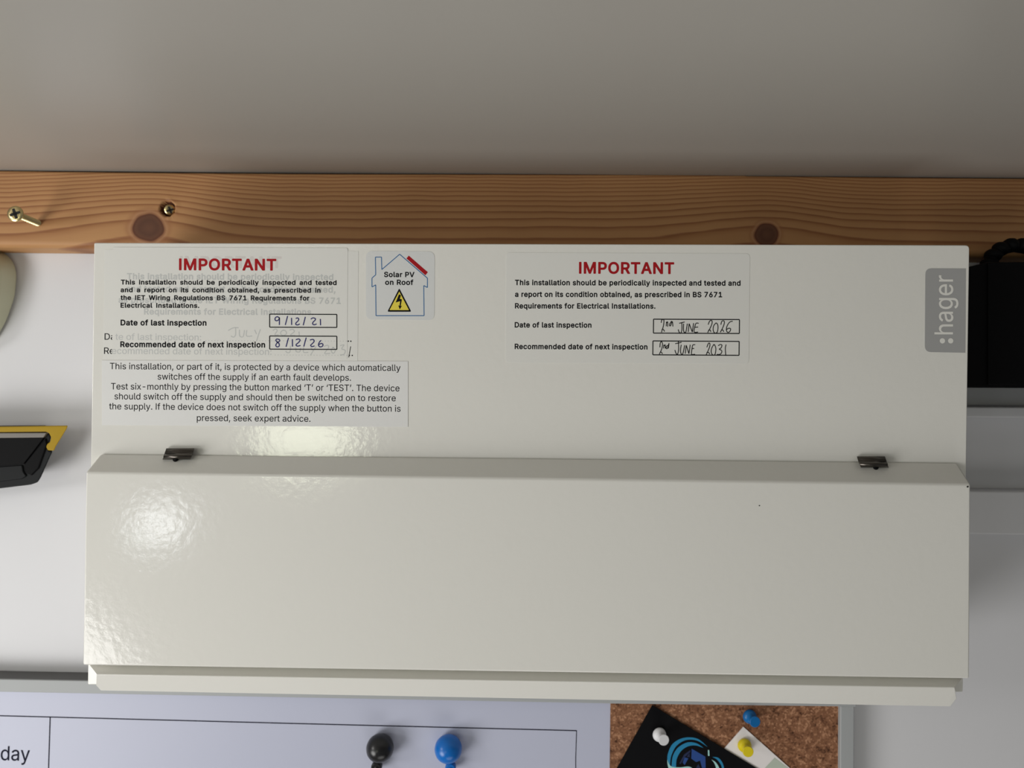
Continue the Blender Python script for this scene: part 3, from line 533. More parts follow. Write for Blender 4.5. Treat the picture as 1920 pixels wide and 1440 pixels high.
    ',77,509,67,507,57,500,51,486,51,24,53,15,60,5,77,0,257,0,312,7,352,19,397,40,422,58,437,72,457,96,472,119]]],"E":[453,[[168,387,168,405,172,410,392,410,407,417,414,427,414,491,407,'
    '502,397,508,77,509,67,507,57,500,52,491,51,482,51,24,56,10,67,2,77,0,392,0,407,4,413,10,418,19,418,78,412,90,402,97,392,99,172,99,169,101,168,205,172,208,372,208,382,210,392,216,39'
    '8,228,398,282,396,291,392,298,377,306,172,307,168,309,168,314]]],"I":[222,[[94,509,74,509,64,505,55,495,53,486,53,24,59,9,74,0,144,0,160,5,167,15,169,24,169,486,163,500,149,508]]],'
    '"M":[662,[[611,178,611,486,609,495,600,504,587,509,492,509,482,507,473,500,332,168,189,500,177,508,167,509,77,509,67,507,57,500,51,486,51,24,53,15,62,4,77,0,142,0,156,5,163,15,165,'
    '24,165,264,167,270,279,15,286,5,297,1,362,0,372,3,380,10,492,267,495,259,495,24,497,15,504,5,517,0,587,0,597,3,607,11,611,24]]],"N":[557,[[452,0,482,0,492,3,502,11,506,24,506,486,5'
    '00,500,492,506,482,509,412,509,397,501,391,491,390,201,387,195,172,501,162,508,152,509,77,509,62,505,53,495,51,486,51,24,56,10,62,4,72,0,142,0,157,4,166,15,168,24,168,305,169,309,1'
    '72,311,383,10,392,3,402,0]]],"O":[567,[[417,299,421,244,414,194,405,171,392,149,377,131,362,119,337,105,317,99,292,96,267,96,242,101,217,111,197,125,182,140,164,167,152,203,146,240'
    ',147,280,155,317,166,344,184,371,207,391,237,406,272,413,312,411,342,402,369,385,391,362,406,335],[476,76,504,117,518,149,532,199,536,253,532,308,522,348,505,389,477,430,445,462,41'
    '2,484,369,503,322,513,267,515,217,508,172,492,137,472,99,439,82,419,66,394,44,344,33,294,32,235,40,176,49,149,62,121,92,76,112,56,132,40,153,26,182,13,232,-2,282,-6,337,-2,387,13,4'
    '15,26,437,41,457,57]]],"P":[479,[[168,387,168,405,172,410,267,409,287,406,303,400,324,382,333,359,334,323,331,309,324,296,316,287,303,278,277,269,247,267,172,267,169,269],[168,142,'
    '168,164,172,169,282,170,322,176,352,186,382,203,402,219,417,235,431,255,445,291,452,328,450,364,443,396,431,423,411,450,385,473,352,491,312,503,282,508,252,509,77,509,62,505,53,495'
    ',51,482,52,17,62,4,77,0,147,0,162,9,168,24]]],"R":[483,[[168,387,168,405,172,410,267,409,287,407,306,400,323,387,334,364,335,332,327,306,318,296,307,289,282,281,257,279,172,279,168'
    ',282],[452,1,462,6,469,15,471,24,469,33,368,201,402,225,422,246,440,278,449,309,452,350,447,387,435,418,418,445,400,464,372,483,342,496,308,504,252,509,77,509,62,505,53,495,51,486,'
    '51,24,56,10,67,2,77,0,142,0,159,5,166,15,168,24,169,178,172,180,247,180,352,7,367,0]]],"S":[481,[[290,408,310,397,319,387,325,377,331,356,340,347,355,343,420,343,430,346,438,351,44'
    '4,365,442,387,433,415,421,437,405,455,385,473,364,487,335,500,310,508,280,513,245,515,215,514,180,508,145,497,120,485,95,468,77,451,63,433,50,406,43,369,46,333,60,298,85,269,120,24'
    '6,160,228,275,197,305,187,325,174,335,161,337,147,334,133,315,112,285,97,265,93,240,92,200,97,170,110,159,120,153,129,143,161,130,170,55,171,45,170,37,165,29,152,32,124,43,93,59,65'
    ',75,47,100,28,125,14,160,2,200,-6,255,-8,300,-3,340,8,375,24,405,46,430,76,444,106,451,147,446,188,435,215,405,248,380,265,340,284,235,312,190,327,173,338,160,351,158,369,163,383,1'
    '74,396,190,407,215,414,240,416,270,414]]],"T":[483,[[184,219,184,24,186,15,194,5,209,0,279,0,294,9,300,24,300,405,304,410,434,410,449,414,457,423,460,436,459,491,449,504,434,509,49'
    ',509,39,507,29,500,23,486,23,432,26,423,34,414,49,410,184,409]]],"V":[514,[[308,285,258,152,123,498,113,506,103,509,28,509,13,500,8,491,9,477,197,15,204,5,218,0,293,0,308,3,316,10,'
    '343,73,504,477,505,491,495,504,483,509,413,509,403,508,392,500]]],"W":[720,[[446,409,422,491,412,504,398,509,323,509,313,507,303,500,298,491,213,197,208,198,205,210,123,495,113,505'
    ',98,509,28,509,13,500,8,491,9,477,146,19,151,10,158,4,173,0,248,0,258,2,268,10,358,303,363,300,451,10,463,1,473,0,548,0,558,2,568,10,711,477,712,491,703,504,688,509,618,509,608,506'
    ',598,498,513,200,508,193]]],"a":[423,[[139,133,152,142,172,149,262,162,267,161,266,138,254,115,232,98,212,91,177,89,157,93,147,97,141,102,136,111,135,124],[192,-8,232,-1,267,14,282'
    ',3,292,0,357,0,372,7,380,20,380,260,377,283,371,306,352,340,326,365,287,384,237,394,202,395,167,392,132,383,107,373,82,358,60,338,43,315,32,292,34,279,47,266,117,249,127,250,136,25'
    '6,148,274,162,287,187,298,212,300,237,298,252,291,262,280,266,265,265,256,137,238,107,230,77,217,57,203,42,188,31,170,25,152,21,120,27,83,37,61,59,34,83,15,117,1,157,-7]]],"b":[458'
    ',[[44,438,44,25,48,12,55,4,65,0,130,0,145,5,155,18,180,5,200,-2,225,-6,250,-7,275,-5,300,0,322,7,345,19,375,42,402,75,420,112,430,152,433,198,428,248,415,289,398,320,375,347,352,36'
    '6,325,380,295,390,260,395,220,394,190,388,159,375,157,488,150,501,140,508,70,509,55,505,48,497,44,488],[240,90,220,91,205,96,190,105,179,116,169,130,162,148,156,189,160,234,166,252'
    ',176,270,189,284,200,291,215,297,235,299,255,298,270,293,285,284,295,275,304,261,312,243,319,202,315,157,309,139,299,121,287,107,274,98,260,93]]],"c":[430,[[401,130,396,135,386,139'
    ',326,153,316,153,301,145,286,116,271,101,246,91,216,89,191,95,172,107,156,125,146,148,141,171,139,193,140,216,145,239,153,257,162,270,176,285,190,293,206,298,226,299,246,297,261,29'
    '3,281,278,301,245,316,238,326,238,386,252,400,261,405,270,405,279,396,302,386,319,356,352,326,372,291,386,256,394,211,395,171,390,136,378,106,361,79,338,56,309,39,275,28,234,25,180'
    ',31,139,43,103,66,66,91,39,124,16,166,0,211,-7,261,-5,286,0,306,7,326,16,347,30,366,46,380,62,394,84,404,107,406,121]]],"d":[458,[[415,298,415,488,408,502,396,508,326,509,316,506,3'
    '05,497,302,484,301,373,276,386,256,392,231,395,201,395,171,392,146,385,122,375,101,362,72,334,50,302,34,261,26,220,26,166,34,125,54,80,76,49,101,27,126,12,156,0,186,-6,221,-7,251,-'
    '4,276,4,301,18,316,4,326,0,391,0,406,6,414,16,415,25],[221,90,191,95,176,104,163,116,154,130,145,152,139,193,140,216,145,239,152,257,160,270,171,282,186,292,201,297,221,299,241,298'
    ',256,293,271,283,283,270,291,257,298,239,303,193,298,152,289,130,280,116,271,107,256,97,241,92]]],"e":[438,[[166,0,201,-6,241,-7,281,-2,311,6,346,24,371,43,394,71,406,98,407,112,40'
    '2,121,396,126,356,136,321,142,306,137,289,112,271,97,246,90,211,90,191,95,176,103,161,116,149,134,144,148,146,153,391,153,402,157,411,166,414,175,414,202,410,248,401,279,386,312,36'
    '6,338,341,360,311,377,276,389,236,395,196,394,156,386,126,374,96,354,70,329,49,298,34,261,26,220,25,180,31,139,46,98,69,62,96,34,131,13],[257,293,271,285,284,270,294,252,291,248,14'
    '6,248,151,261,161,275,176,287,191,295,206,298,226,299,241,298]]],"f":[288,[[73,17,83,4,98,0,163,0,176,5,183,15,185,24,185,291,188,297,253,298,263,303,268,309,271,323,271,368,265,38'
    '2,258,388,248,391,188,391,185,396,186,414,189,423,198,429,218,430,248,425,258,428,266,436,286,495,284,504,278,513,263,520,228,527,188,527,153,520,128,509,103,491,83,464,75,441,72,3'
    '96,68,391,18,391,8,387,-2,374,-3,318,3,305,18,297,68,297,72,291]]],"g":[459,[[415,168,415,367,413,377,406,386,391,391,326,391,313,386,301,372,276,386,256,392,231,395,201,395,176,39'
    '2,151,386,126,377,106,365,77,340,56,313,42,286,30,250,25,209,27,168,34,132,48,95,63,73,86,48,110,32,146,15,186,6,231,5,266,11,301,28,302,9,295,-14,281,-27,256,-37,221,-41,196,-39,1'
    '76,-32,161,-23,131,7,121,10,111,9,56,-18,45,-27,42,-36,43,-45,60,-73,86,-97,116,-115,151,-128,191,-135,236,-137,286,-131,326,-118,356,-102,376,-85,394,-64,406,-41,411,-23,415,14],['
    '140,213,145,240,155,263,166,277,181,290,201,297,221,299,241,298,261,290,276,279,288,263,296,245,301,222,303,195,300,168,294,145,286,130,266,111,241,102,206,102,191,105,176,113,160,'
    '127,146,154,140,181]]],"h":[444,[[85,509,65,509,55,505,46,495,44,486,44,24,46,15,55,4,70,0,135,0,145,4,152,10,157,24,157,228,160,255,169,273,185,288,205,296,230,298,250,296,265,288'
    ',279,273,285,255,287,24,289,15,296,5,310,0,375,0,385,2,395,10,400,24,400,241,396,287,389,309,380,328,363,350,342,368,315,383,289,391,255,395,220,394,185,386,160,375,157,382,157,486'
    ',155,495,146,504,135,509]]],"i":[201,[[157,78,156,373,148,385,138,390,63,390,50,382,44,368,44,19,53,6,63,1,133,0,143,3,152,10,157,19],[113,403,138,412,157,427,168,450,168,473,158,4'
    '95,138,513,113,522,88,522,63,513,44,495,33,473,33,450,43,429,63,412,88,403]]],"k":[415,[[44,445,44,24,49,10,60,2,70,0,135,0,145,4,152,10,157,24,157,137,160,144,165,148,170,148,295,'
    '5,305,1,315,0,390,0,405,5,415,19,415,28,410,37,253,219,399,355,403,368,397,382,390,388,380,391,300,391,290,389,160,270,157,278,157,486,155,495,146,504,135,509,70,509,60,507,50,500,'
    '45,491]]],"l":[223,[[90,13,110,4,130,0,180,-1,205,4,215,8,222,17,224,26,211,81,205,90,190,96,160,95,158,99,157,485,155,494,150,501,135,509,65,509,52,503,44,489,44,90,48,67,58,44,71'
    ',26]]],"m":[644,[[215,396,185,389,155,374,145,386,130,391,65,391,55,387,46,377,44,368,44,24,50,9,65,0,130,0,145,4,155,15,157,24,158,255,165,273,177,287,195,296,215,299,235,297,248,'
    '291,258,282,264,269,265,24,267,15,275,5,290,0,355,0,369,5,376,15,378,24,379,259,386,278,400,291,415,297,435,299,455,297,470,291,480,282,486,269,487,24,489,15,496,5,510,0,575,0,591,'
    '5,598,15,600,24,599,269,595,296,590,314,580,334,564,355,545,371,525,382,500,391,475,396,435,396,400,390,371,377,340,356,335,355,310,377,285,390,250,397]]],"n":[444,[[270,284,281,26'
    '9,287,246,287,24,289,15,296,5,310,0,375,0,385,2,395,10,400,24,400,250,396,282,389,309,380,328,367,346,350,362,335,373,315,383,295,390,275,394,245,396,220,394,195,389,155,372,145,38'
    '6,130,391,65,391,55,387,46,377,44,368,44,24,46,15,55,4,70,0,135,0,145,4,152,10,157,24,157,237,163,264,170,274,180,284,195,293,210,297,225,298,245,297,260,292]]],"o":[449,[[321,375,'
    '281,389,241,395,196,394,156,386,121,371,89,347,64,320,45,289,31,248,25,207,28,157,38,116,56,80,81,49,111,24,143,7,181,-3,226,-7,266,-4,306,7,334,21,364,44,387,71,406,103,418,139,42'
    '4,180,423,220,415,261,400,298,379,329,351,356],[259,293,274,284,286,273,302,243,308,220,310,198,309,175,305,152,290,121,281,110,266,99,251,92,236,90,216,89,201,92,186,97,171,108,15'
    '9,121,149,139,142,162,139,184,140,211,144,234,151,253,161,270,171,280,186,291,201,297,221,299,241,298]]],"p":[458,[[432,175,433,207,430,239,423,266,411,298,398,320,383,338,365,356,'
    '345,370,305,387,260,395,225,395,200,391,178,384,155,371,148,384,135,390,70,391,55,387,48,379,44,366,44,-106,50,-121,65,-129,130,-130,140,-128,152,-120,157,-106,157,12,160,16,185,3,'
    '205,-3,230,-7,260,-7,285,-4,310,3,335,13,361,30,389,57,410,89,425,130],[158,220,164,248,173,266,185,281,200,291,220,298,245,299,265,295,285,284,298,270,309,252,316,230,319,202,317,'
    '171,312,148,302,125,291,112,270,96,245,90,215,92,200,98,190,105,172,125,162,148,157,180]]],"q":[458,[[131,10,171,-3,221,-7,246,-5,266,0,301,18,302,-106,307,-120,316,-127,331,-130,3'
    '91,-130,401,-127,410,-120,415,-106,415,366,412,379,401,388,391,391,326,391,311,384,301,372,276,386,246,393,211,396,171,392,136,381,111,368,84,347,61,320,41,284,29,239,25,193,31,139'
    ',43,103,66,61,96,31],[141,220,146,243,156,265,168,279,186,292,206,298,231,299,251,295,271,283,283,270,293,252,300,230,303,202,302,175,298,152,289,130,276,111,256,97,241,92,226,90,1'
    '96,93,185,98,172,107,157,125,143,157,139,189]]],"r":[293,[[215,396,185,390,155,376,145,386,135,390,65,391,55,387,45,374,44,24,49,10,60,2,70,0,135,0,148,5,155,15,157,24,157,241,159,'
    '255,165,269,178,282,195,291,220,296,265,293,280,300,285,309,286,373,280,387,265,395]]],"s":[399,[[133,133,123,142,113,144,48,132,34,125,27,112,35,80,54,48,83,23,118,5,148,-3,188,-7'
    ',223,-6,258,-1,288,8,313,20,338,39,354,57,365,75,370,89,374,125,372,143,366,162,348,189,327,207,302,220,268,232,173,255,158,262,153,270,155,284,163,292,183,300,203,302,228,299,242,'
    '293,254,279,264,261,278,252,288,251,303,254,348,264,358,269,366,279,367,289,357,316,335,347,303,373,273,386,243,393,203,396,163,393,133,385,103,372,78,356,57,334,47,316,41,298,38,2'
    '61,46,230,64,202,88,182,113,169,148,158,238,137,253,130,258,122,259,116,255,107,238,95,213,89,188,88,168,92,153,99,142,112]]],"t":[261,[[83,475,68,471,58,460,55,392,13,389,3,382,-3'
    ',369,-3,319,3,306,18,297,53,297,56,292,56,106,62,70,70,52,83,33,103,17,123,7,148,0,173,-3,208,-3,233,2,243,5,250,11,256,24,242,83,238,89,228,95,218,96,193,93,178,93,173,95,170,102,'
    '169,292,173,297,228,298,241,306,247,319,246,374,241,383,228,390,170,392,169,455,164,465,158,470,143,475]]],"u":[444,[[120,13,155,0,200,-5,245,1,265,8,285,17,290,17,300,4,315,0,380,'
    '1,390,5,395,10,400,24,400,368,398,377,389,387,375,391,310,391,298,387,289,377,287,368,287,164,285,142,275,119,262,105,243,96,220,93,195,95,180,102,167,114,159,132,157,155,157,368,1'
    '55,377,145,387,130,391,65,391,50,382,44,368,44,151,48,105,57,78,73,51,95,28]]],"v":[423,[[304,384,297,373,214,166,209,166,121,382,114,388,104,391,34,391,19,387,9,373,10,359,156,15,'
    '163,5,174,1,244,0,254,2,264,10,412,359,414,368,412,377,404,386,394,390,319,391]]],"w":[601,[[415,0,455,1,465,8,470,15,586,359,587,373,580,384,565,391,495,391,485,388,477,382,472,37'
    '3,415,188,358,373,353,382,345,388,335,391,265,391,255,387,249,382,244,373,190,197,185,193,129,373,124,382,115,389,105,391,40,391,25,387,15,373,16,359,129,19,135,9,150,0,215,0,225,1'
    ',237,10,300,205,361,15,368,5,378,1]]],"x":[413,[[132,387,118,391,43,391,28,384,21,373,20,364,24,355,140,201,17,37,12,24,17,10,28,2,38,0,108,0,123,4,133,15,203,111,208,114,288,5,303'
    ',0,378,0,388,3,396,10,401,19,398,34,274,196,275,201,391,355,395,364,393,377,384,387,373,391,298,391,288,389,278,381,208,284,141,377]]],"y":[423,[[39,-109,49,-122,69,-128,104,-132,1'
    '39,-129,164,-122,189,-109,209,-94,224,-76,246,-35,412,359,413,373,403,387,389,391,319,391,309,388,302,382,214,166,209,166,121,382,109,390,99,391,29,391,14,382,9,373,10,359,152,24,1'
    r'38,-13,124,-31,109,-34,74,-31,64,-35,58,-40,53,-49,39,-96]]],"\u2018":[211,[[84,453,43,317,45,303,52,294,64,289,145,289,159,298,164,308,193,480,192,494,186,503,174,508,119,509,111,'
    r'507,103,503,97,494]]],"\u2019":[211,[[59,290,69,289,119,289,132,294,139,303,193,480,192,494,186,503,179,507,169,509,99,509,89,507,77,498,73,489,43,312,48,299]]]}}')

CAP = 509.0


def letter_mesh(weight, c, sx, sy):
    """every outer contour of a letter tessellated together with its own holes"""
    P = [[(l[i]*sx, l[i+1]*sy) for i in range(0, len(l), 2)] for l in GLYPHS[weight][c][1]]
    A = [sum(p[i-1][0]*p[i][1]-p[i][0]*p[i-1][1] for i in range(len(p))) for p in P]
    out = []
    if not A: return out
    sg = A[max(range(len(A)), key=lambda i: abs(A[i]))] > 0

    def inside(q, p):
        r_ = False
        for i in range(len(p)):
            (x1, y1), (x2, y2) = p[i-1], p[i]
            if (y1 > q[1]) != (y2 > q[1]) and q[0] < (x2-x1)*(q[1]-y1)/(y2-y1)+x1: r_ = not r_
        return r_
    for i in range(len(P)):
        if (A[i] > 0) != sg: continue
        loops = [P[i]] + [P[j] for j in range(len(P)) if (A[j] > 0) != sg and inside(P[j][0], P[i])]
        pts = [q for l in loops for q in l]
        out.append((pts, tessellate_polygon([[Vector((x, y, 0)) for x, y in l] for l in loops])))
    return out


def text(name, items, Y, m, parent, weight='regular'):
    """items: (string, x0, y0, x1, y1, cap height px[, space factor]) - baseline from (x0,y0) to (x1,y1)"""
    vs, fs = [], []
    G = GLYPHS[weight]
    for it in items:
        s, x0, y0, x1, y1, cap = it[:6]
        sf = it[6] if len(it) > 6 else 1.0
        adv = [G[c][0] * (sf if c == ' ' else 1.0) for c in s]
        lsb = min(p for l in G[s[0]][1] for p in l[0::2])
        last = max(p for l in G[s[-1]][1] for p in l[0::2])
        ln = math.hypot(x1-x0, y1-y0)
        ux, uy = (x1-x0)/ln, (y1-y0)/ln
        sx = ln / (sum(adv[:-1]) + last - lsb)
        sy = cap / CAP
        pen_x = -lsb*sx
        cache = {}
        for c, a in zip(s, adv):
            if c not in cache: cache[c] = letter_mesh(weight, c, sx, sy)
            for pts, tris in cache[c]:
                k = len(vs)
                for q in pts:
                    a_, u_ = pen_x + q[0], q[1]
                    vs.append(U(x0 + a_*ux + u_*uy, y0 + a_*uy - u_*ux, Y))
                fs += [[k+i for i in t] for t in tris]
            pen_x += a*sx
    me = bpy.data.meshes.new(name)
    me.from_pydata([tuple(v) for v in vs], [], fs)
    me.update()
    return link(name, me, m, parent)


def lathe(name, prof, center, m, parent=None, n=24, axis='Y', tilt=None):
    """prof: (radius, offset towards the viewer) turned about the axis through center"""
    vs, fs = [], []
    for r, h in prof:
        for i in range(n):
            a = 2*math.pi*i/n
            v = Vector((r*math.cos(a), -h, r*math.sin(a)))
            if tilt: v = tilt @ v
            vs.append(Vector(center) + v)
    for k in range(len(prof)-1):
        for i in range(n):
            fs.append([k*n+i, k*n+(i+1) % n, (k+1)*n+(i+1) % n, (k+1)*n+i])
    fs.append(list(range(n)))
    fs.append([(len(prof)-1)*n+i for i in range(n)])
    o = link(name, mesh_from(vs, fs, name), m, parent)
    for p in o.data.polygons: p.use_smooth = len(p.vertices) == 4
    return o


# ------------------------------------------------------------------ depths (metres in front of the wall)
Y_BEAM = -0.022
Y_BODY = -0.085
Y_COVER = -0.097
Y_LIP = -0.0935

# ------------------------------------------------------------------ the room
zl = U(0, 319.5, Y_BEAM); zr = U(1920, 334.0, Y_BEAM)
slope = (zr.z - zl.z) / (zr.x - zl.x)
zc = lambda x: zl.z + slope*(x - zl.x)


def slab(name, x0, x1, y0, y1, zb0, zb1, zt0, zt1, m):
    vs = [(x0, y0, zb0), (x1, y0, zb1), (x1, y1, zb1), (x0, y1, zb0), (x0, y0, zt0), (x1, y0, zt1), (x1, y1, zt1), (x0, y1, zt0)]
    fs = [[0, 1, 2, 3], [4, 5, 6, 7], [0, 1, 5, 4], [1, 2, 6, 5], [2, 3, 7, 6], [3, 0, 4, 7]]
    o = link(name, mesh_from(vs, fs, name), m)
    o['kind'] = 'structure'
    return o


slab('wall_back', -1.6, 1.6, 0.0, 0.04, -1.3, -1.3, zc(-1.6), zc(1.6), M['wall'])
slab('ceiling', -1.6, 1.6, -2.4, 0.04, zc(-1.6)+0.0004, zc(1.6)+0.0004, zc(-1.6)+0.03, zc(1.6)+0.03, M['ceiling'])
slab('floor', -1.6, 1.6, -2.4, 0.04, -1.34, -1.34, -1.3, -1.3, M['floor'])

# ------------------------------------------------------------------ pine beam under the ceiling
KN = [(278, 427, 28.0, 25.0), (1437, 440, 21.0, 20.0)]
HOLE = (314, 391, 14.5)


def build_beam():
    xs_ = [-1500 + 40*k for k in range(35)] + [-100 + 2.8*k for k in range(758)] + [2022.4 + 40*k for k in range(1, 32)]
    nx, nz = len(xs_)-1, 50
    top = lambda x: 320.0 + 14.0 * x / 1920 + 1.6*math.sin(x/270.0) * (1 if x < 1400 else 0.4)
    bot = lambda x: 463.0 + 19.0 * x / 1920
    vs, gr, kn = [], [], []
    for j in range(nz+1):
        for i in range(nx+1):
            x = xs_[i]
            v = j/nz
            y = top(x)*(1-v) + bot(x)*v
            p = U(x, y, Y_BEAM)
            # rounded lower and upper arrises
            e = (1-v) * 47.0
            if e < 4.0: p.y += 0.004 * (1 - math.sqrt(max(0, 1 - ((4.0-e)/4.0)**2)))
            e = v * 47.0
            if e < 0.8: p.y += 0.0006 * (1 - e/0.8)
            # countersunk hole with torn fibres on its right
            d = math.hypot(x-HOLE[0], y-HOLE[1])
            if d < HOLE[2]: p.y += 0.006 * min(1, (HOLE[2]-d)/3.0)
            elif d < HOLE[2]+12 and x > HOLE[0]: p.y -= 0.0010 * max(0, noise.noise(Vector((x*0.16, y*0.22, 3)))+0.25) * (1-(d-HOLE[2])/12)
            vs.append(p)
            # ring coordinate: lines sweep over the knots, close together at the top
            ye = y - (463-320)*0 - 14.0*x/1920
            for kx, ky, ra, rb in KN:
                g = math.exp(-((x-kx)/(165.0 if x < kx else 120.0))**2)
                up = max(0.0, (ky - y)/90.0)
                ye += 34.0 * g * math.exp(-up*0.9)
            ye += 5.0*noise.noise(Vector((x*0.0035, y*0.006, 1.7))) + 1.2*noise.noise(Vector((x*0.02, y*0.03, 5.1)))
            h = (470.0 - ye) / 150.0
            hh = max(-0.35, h)
            ring = 3.2*hh + 9.5*hh*hh*abs(hh)**0.35 if hh > 0 else 3.2*hh
            gr.append(ring + 40)
            kd = 9.0
            for kx, ky, ra, rb in KN:
                q = math.hypot((x-kx)/ra, (y-ky)/rb)
                q += 0.10*noise.noise(Vector((x*0.05, y*0.05, 9)))
                kd = min(kd, q*0.5)
            if d < HOLE[2]: kd = 0.48  # shade inside the screw hole, painted with the dark knot colour
            kn.append(kd)
    fs = []
    W = nx+1
    for j in range(nz):
        for i in range(nx):
            fs.append([j*W+i, (j+1)*W+i, (j+1)*W+i+1, j*W+i+1])
    # the hidden back, top, bottom and ends
    n0 = len(vs)
    ring_idx = [i for i in range(W)] + [j*W+nx for j in range(1, nz+1)] + [nz*W+i for i in range(nx-1, -1, -1)] + [j*W for j in range(nz-1, 0, -1)]
    for k in ring_idx:
        p = vs[k]; vs.append(Vector((p.x, -0.0003, p.z))); gr.append(gr[k]); kn.append(9.0)
    m_ = len(ring_idx)
    for k in range(m_):
        fs.append([ring_idx[k], ring_idx[(k+1) % m_], n0+(k+1) % m_, n0+k])
    me = bpy.data.meshes.new('wall_batten')
    me.from_pydata([tuple(v) for v in vs], [], fs)
    for nm, data in (('grain', gr), ('knot', kn)):
        at = me.attributes.new(nm, 'FLOAT', 'POINT')
        at.data.foreach_set('value', data)
    me.update()
    o = link('wall_batten', me, M['wood'])
    for p in me.polygons: p.use_smooth = len(me.polygons) - p.index > m_
    return o


tag(build_beam(), 'long knotty pine batten running along the wall right under the ceiling', 'batten')


# ------------------------------------------------------------------ screws
def painted_recess(parent, c, r, yaw, face, q):  # flat dark cross: shade of the drive recess painted on the head
    vs, fs = [], []
    prof = [(0.62, 0.10), (0.10, 0.14)]
    for k in range(4):
        a = yaw + k*math.pi/2
        u = Vector((math.cos(a), 0, math.sin(a))); n_ = Vector((-math.sin(a), 0, math.cos(a)))
        b = len(vs)
        for (l, wv) in ((0.0, 0.20), (0.66, 0.15)):
            vs += [c + u*(l*r) + n_*(wv*r), c + u*(l*r) - n_*(wv*r)]
        fs.append([b, b+2, b+3, b+1])
    vs2 = [c + q @ (v - c + Vector((0, face, 0))) for v in vs]
    me = bpy.data.meshes.new('painted_recess')
    me.from_pydata([tuple(v) for v in vs2], [], fs)
    me.update()
    return link('painted_recess', me, M['pit_shade'], parent)


def screw(label, base, head, r_head, r_shaft, name='screw', thread=True):
    t = empty(name, base)
    tag(t, label, 'screw')
    ax = head - base
    ln = ax.length
    q = Vector((0, -1, 0)).rotation_difference(ax.normalized()).to_matrix()
    # threaded shaft: a ridged helix turned into one mesh
    vs, fs = [], []
    n = 16
    steps = int(ln / 0.00016) if thread else 4
    pitch = 0.0012
    for k in range(steps+1):
        h = ln*k/steps
        for i in range(n):
            a = 2*math.pi*i/n
            ph = (h/pitch - i/n) % 1.0
            rr = r_shaft * (0.55 + 0.45*(1-abs(ph-0.5)*2)**1.5) if thread else r_shaft
            vs.append(base + q @ Vector((rr*math.cos(a), -h, rr*math.sin(a))))
    for k in range(steps):
        for i in range(n):
            fs.append([k*n+i, k*n+(i+1) % n, (k+1)*n+(i+1) % n, (k+1)*n+i])
    fs += [list(range(n)), [steps*n+i for i in range(n)]]
    link('shaft', mesh_from(vs, fs, 'shaft'), M['brass'], t, smooth=False)
    hc = head
    lathe('head', [(r_shaft*0.8, -0.0025), (r_head*0.98, -0.0002), (r_head, 0.0), (r_head*0.96, 0.0003), (r_head*0.5, 0.0005)], hc, M['brass'], t, tilt=q)
    painted_recess(t, hc, r_head, math.radians(20), -0.00058, q)
    return t


b1 = U(77, 421, Y_BEAM+0.003); h1 = U(29, 401, Y_BEAM-0.0235)
screw('brass countersunk screw standing proud of the pine batten at far left', b1, h1, 0.0047, 0.0021)
b2 = U(319, 394, Y_BEAM+0.0055); h2 = U(319, 394, Y_BEAM+0.0022)
screw('screw driven deep in its splintered hole beside the left knot', b2, h2, 0.0034, 0.0015, thread=False)

# ------------------------------------------------------------------ consumer unit
unit = empty('consumer_unit', (0.0, 0.0, -0.075))
tag(unit, 'large cream metal consumer unit covered with stickers, mounted below the pine batten', 'fuse box')
prism('enclosure', rounded([(176, 455), (1818.3, 459.5), (1806, 1298), (164, 1284)], [3, 8, 0, 0]), Y_BODY, -0.0006, M['steel'], unit, bev=0.0012, seg=4)

# lower front cover with a sloping top, standing proud of the enclosure
def build_cover():
    Yb = Y_BODY - 0.0004
    F = [U(160.5, 886, Y_COVER), U(1820.5, 908.5, Y_COVER), U(1818.5, 1273, Y_COVER), U(154.5, 1247.5, Y_COVER)]
    T = [U(189, 850.5, Yb), U(1794, 867, Yb)]
    S = [Vector((F[0].x, Yb, F[0].z+0.0005)), Vector((F[1].x, Yb, F[1].z+0.0005)), Vector((F[2].x, Yb, F[2].z)), Vector((F[3].x, Yb, F[3].z))]
    vs = F + T + S
    fs = [[0, 1, 2, 3], [4, 5, 1, 0], [4, 0, 6], [5, 7, 1], [1, 7, 8, 2], [0, 3, 9, 6], [3, 2, 8, 9], [4, 6, 9, 8, 7, 5]]
    o = link('hinged_cover', mesh_from(vs, fs, 'hinged_cover'), M['steel'], unit)
    bevel(o, 0.0011, 4, 20)
    return o


cover = build_cover()

# bottom lip: a slope running out from below the cover to a face tilted on purpose to catch light from below
def build_lip():
    Yb = Y_BODY + 0.002
    A = [U(166, 1247, Y_BODY), U(1806, 1272, Y_BODY)]
    f = [(180, 1264), (1791, 1289), (1794.5, 1311), (1783, 1325), (188, 1295), (179, 1286)]
    F = [U(x, y, Y_LIP + (0.0085 if i >= 3 and i <= 4 else 0.003 if i in (2, 5) else 0)) for i, (x, y) in enumerate(f)]
    B = [Vector((p.x, Yb, p.z)) for p in F]
    A2 = [Vector((p.x, Yb, p.z)) for p in A]
    # A0 A1 F0..F5 B0..B5 A2_0 A2_1
    vs = A + F + B + A2
    fs = [[0, 1, 3, 2], [2, 3, 4, 5, 6, 7]]
    for i in (1, 2, 3, 4):
        fs.append([2+i, 2+i+1, 8+i+1, 8+i])
    fs += [[2+5, 2, 8, 8+5], [0, 2, 8, 14], [1, 15, 9, 3], [14, 8, 13, 12, 11, 10, 9, 15], [0, 14, 15, 1]]
    o = link('bottom_lip', mesh_from(vs, fs, 'bottom_lip'), M['steel'], unit)
    bevel(o, 0.0012, 4, 20)
    return o


build_lip()


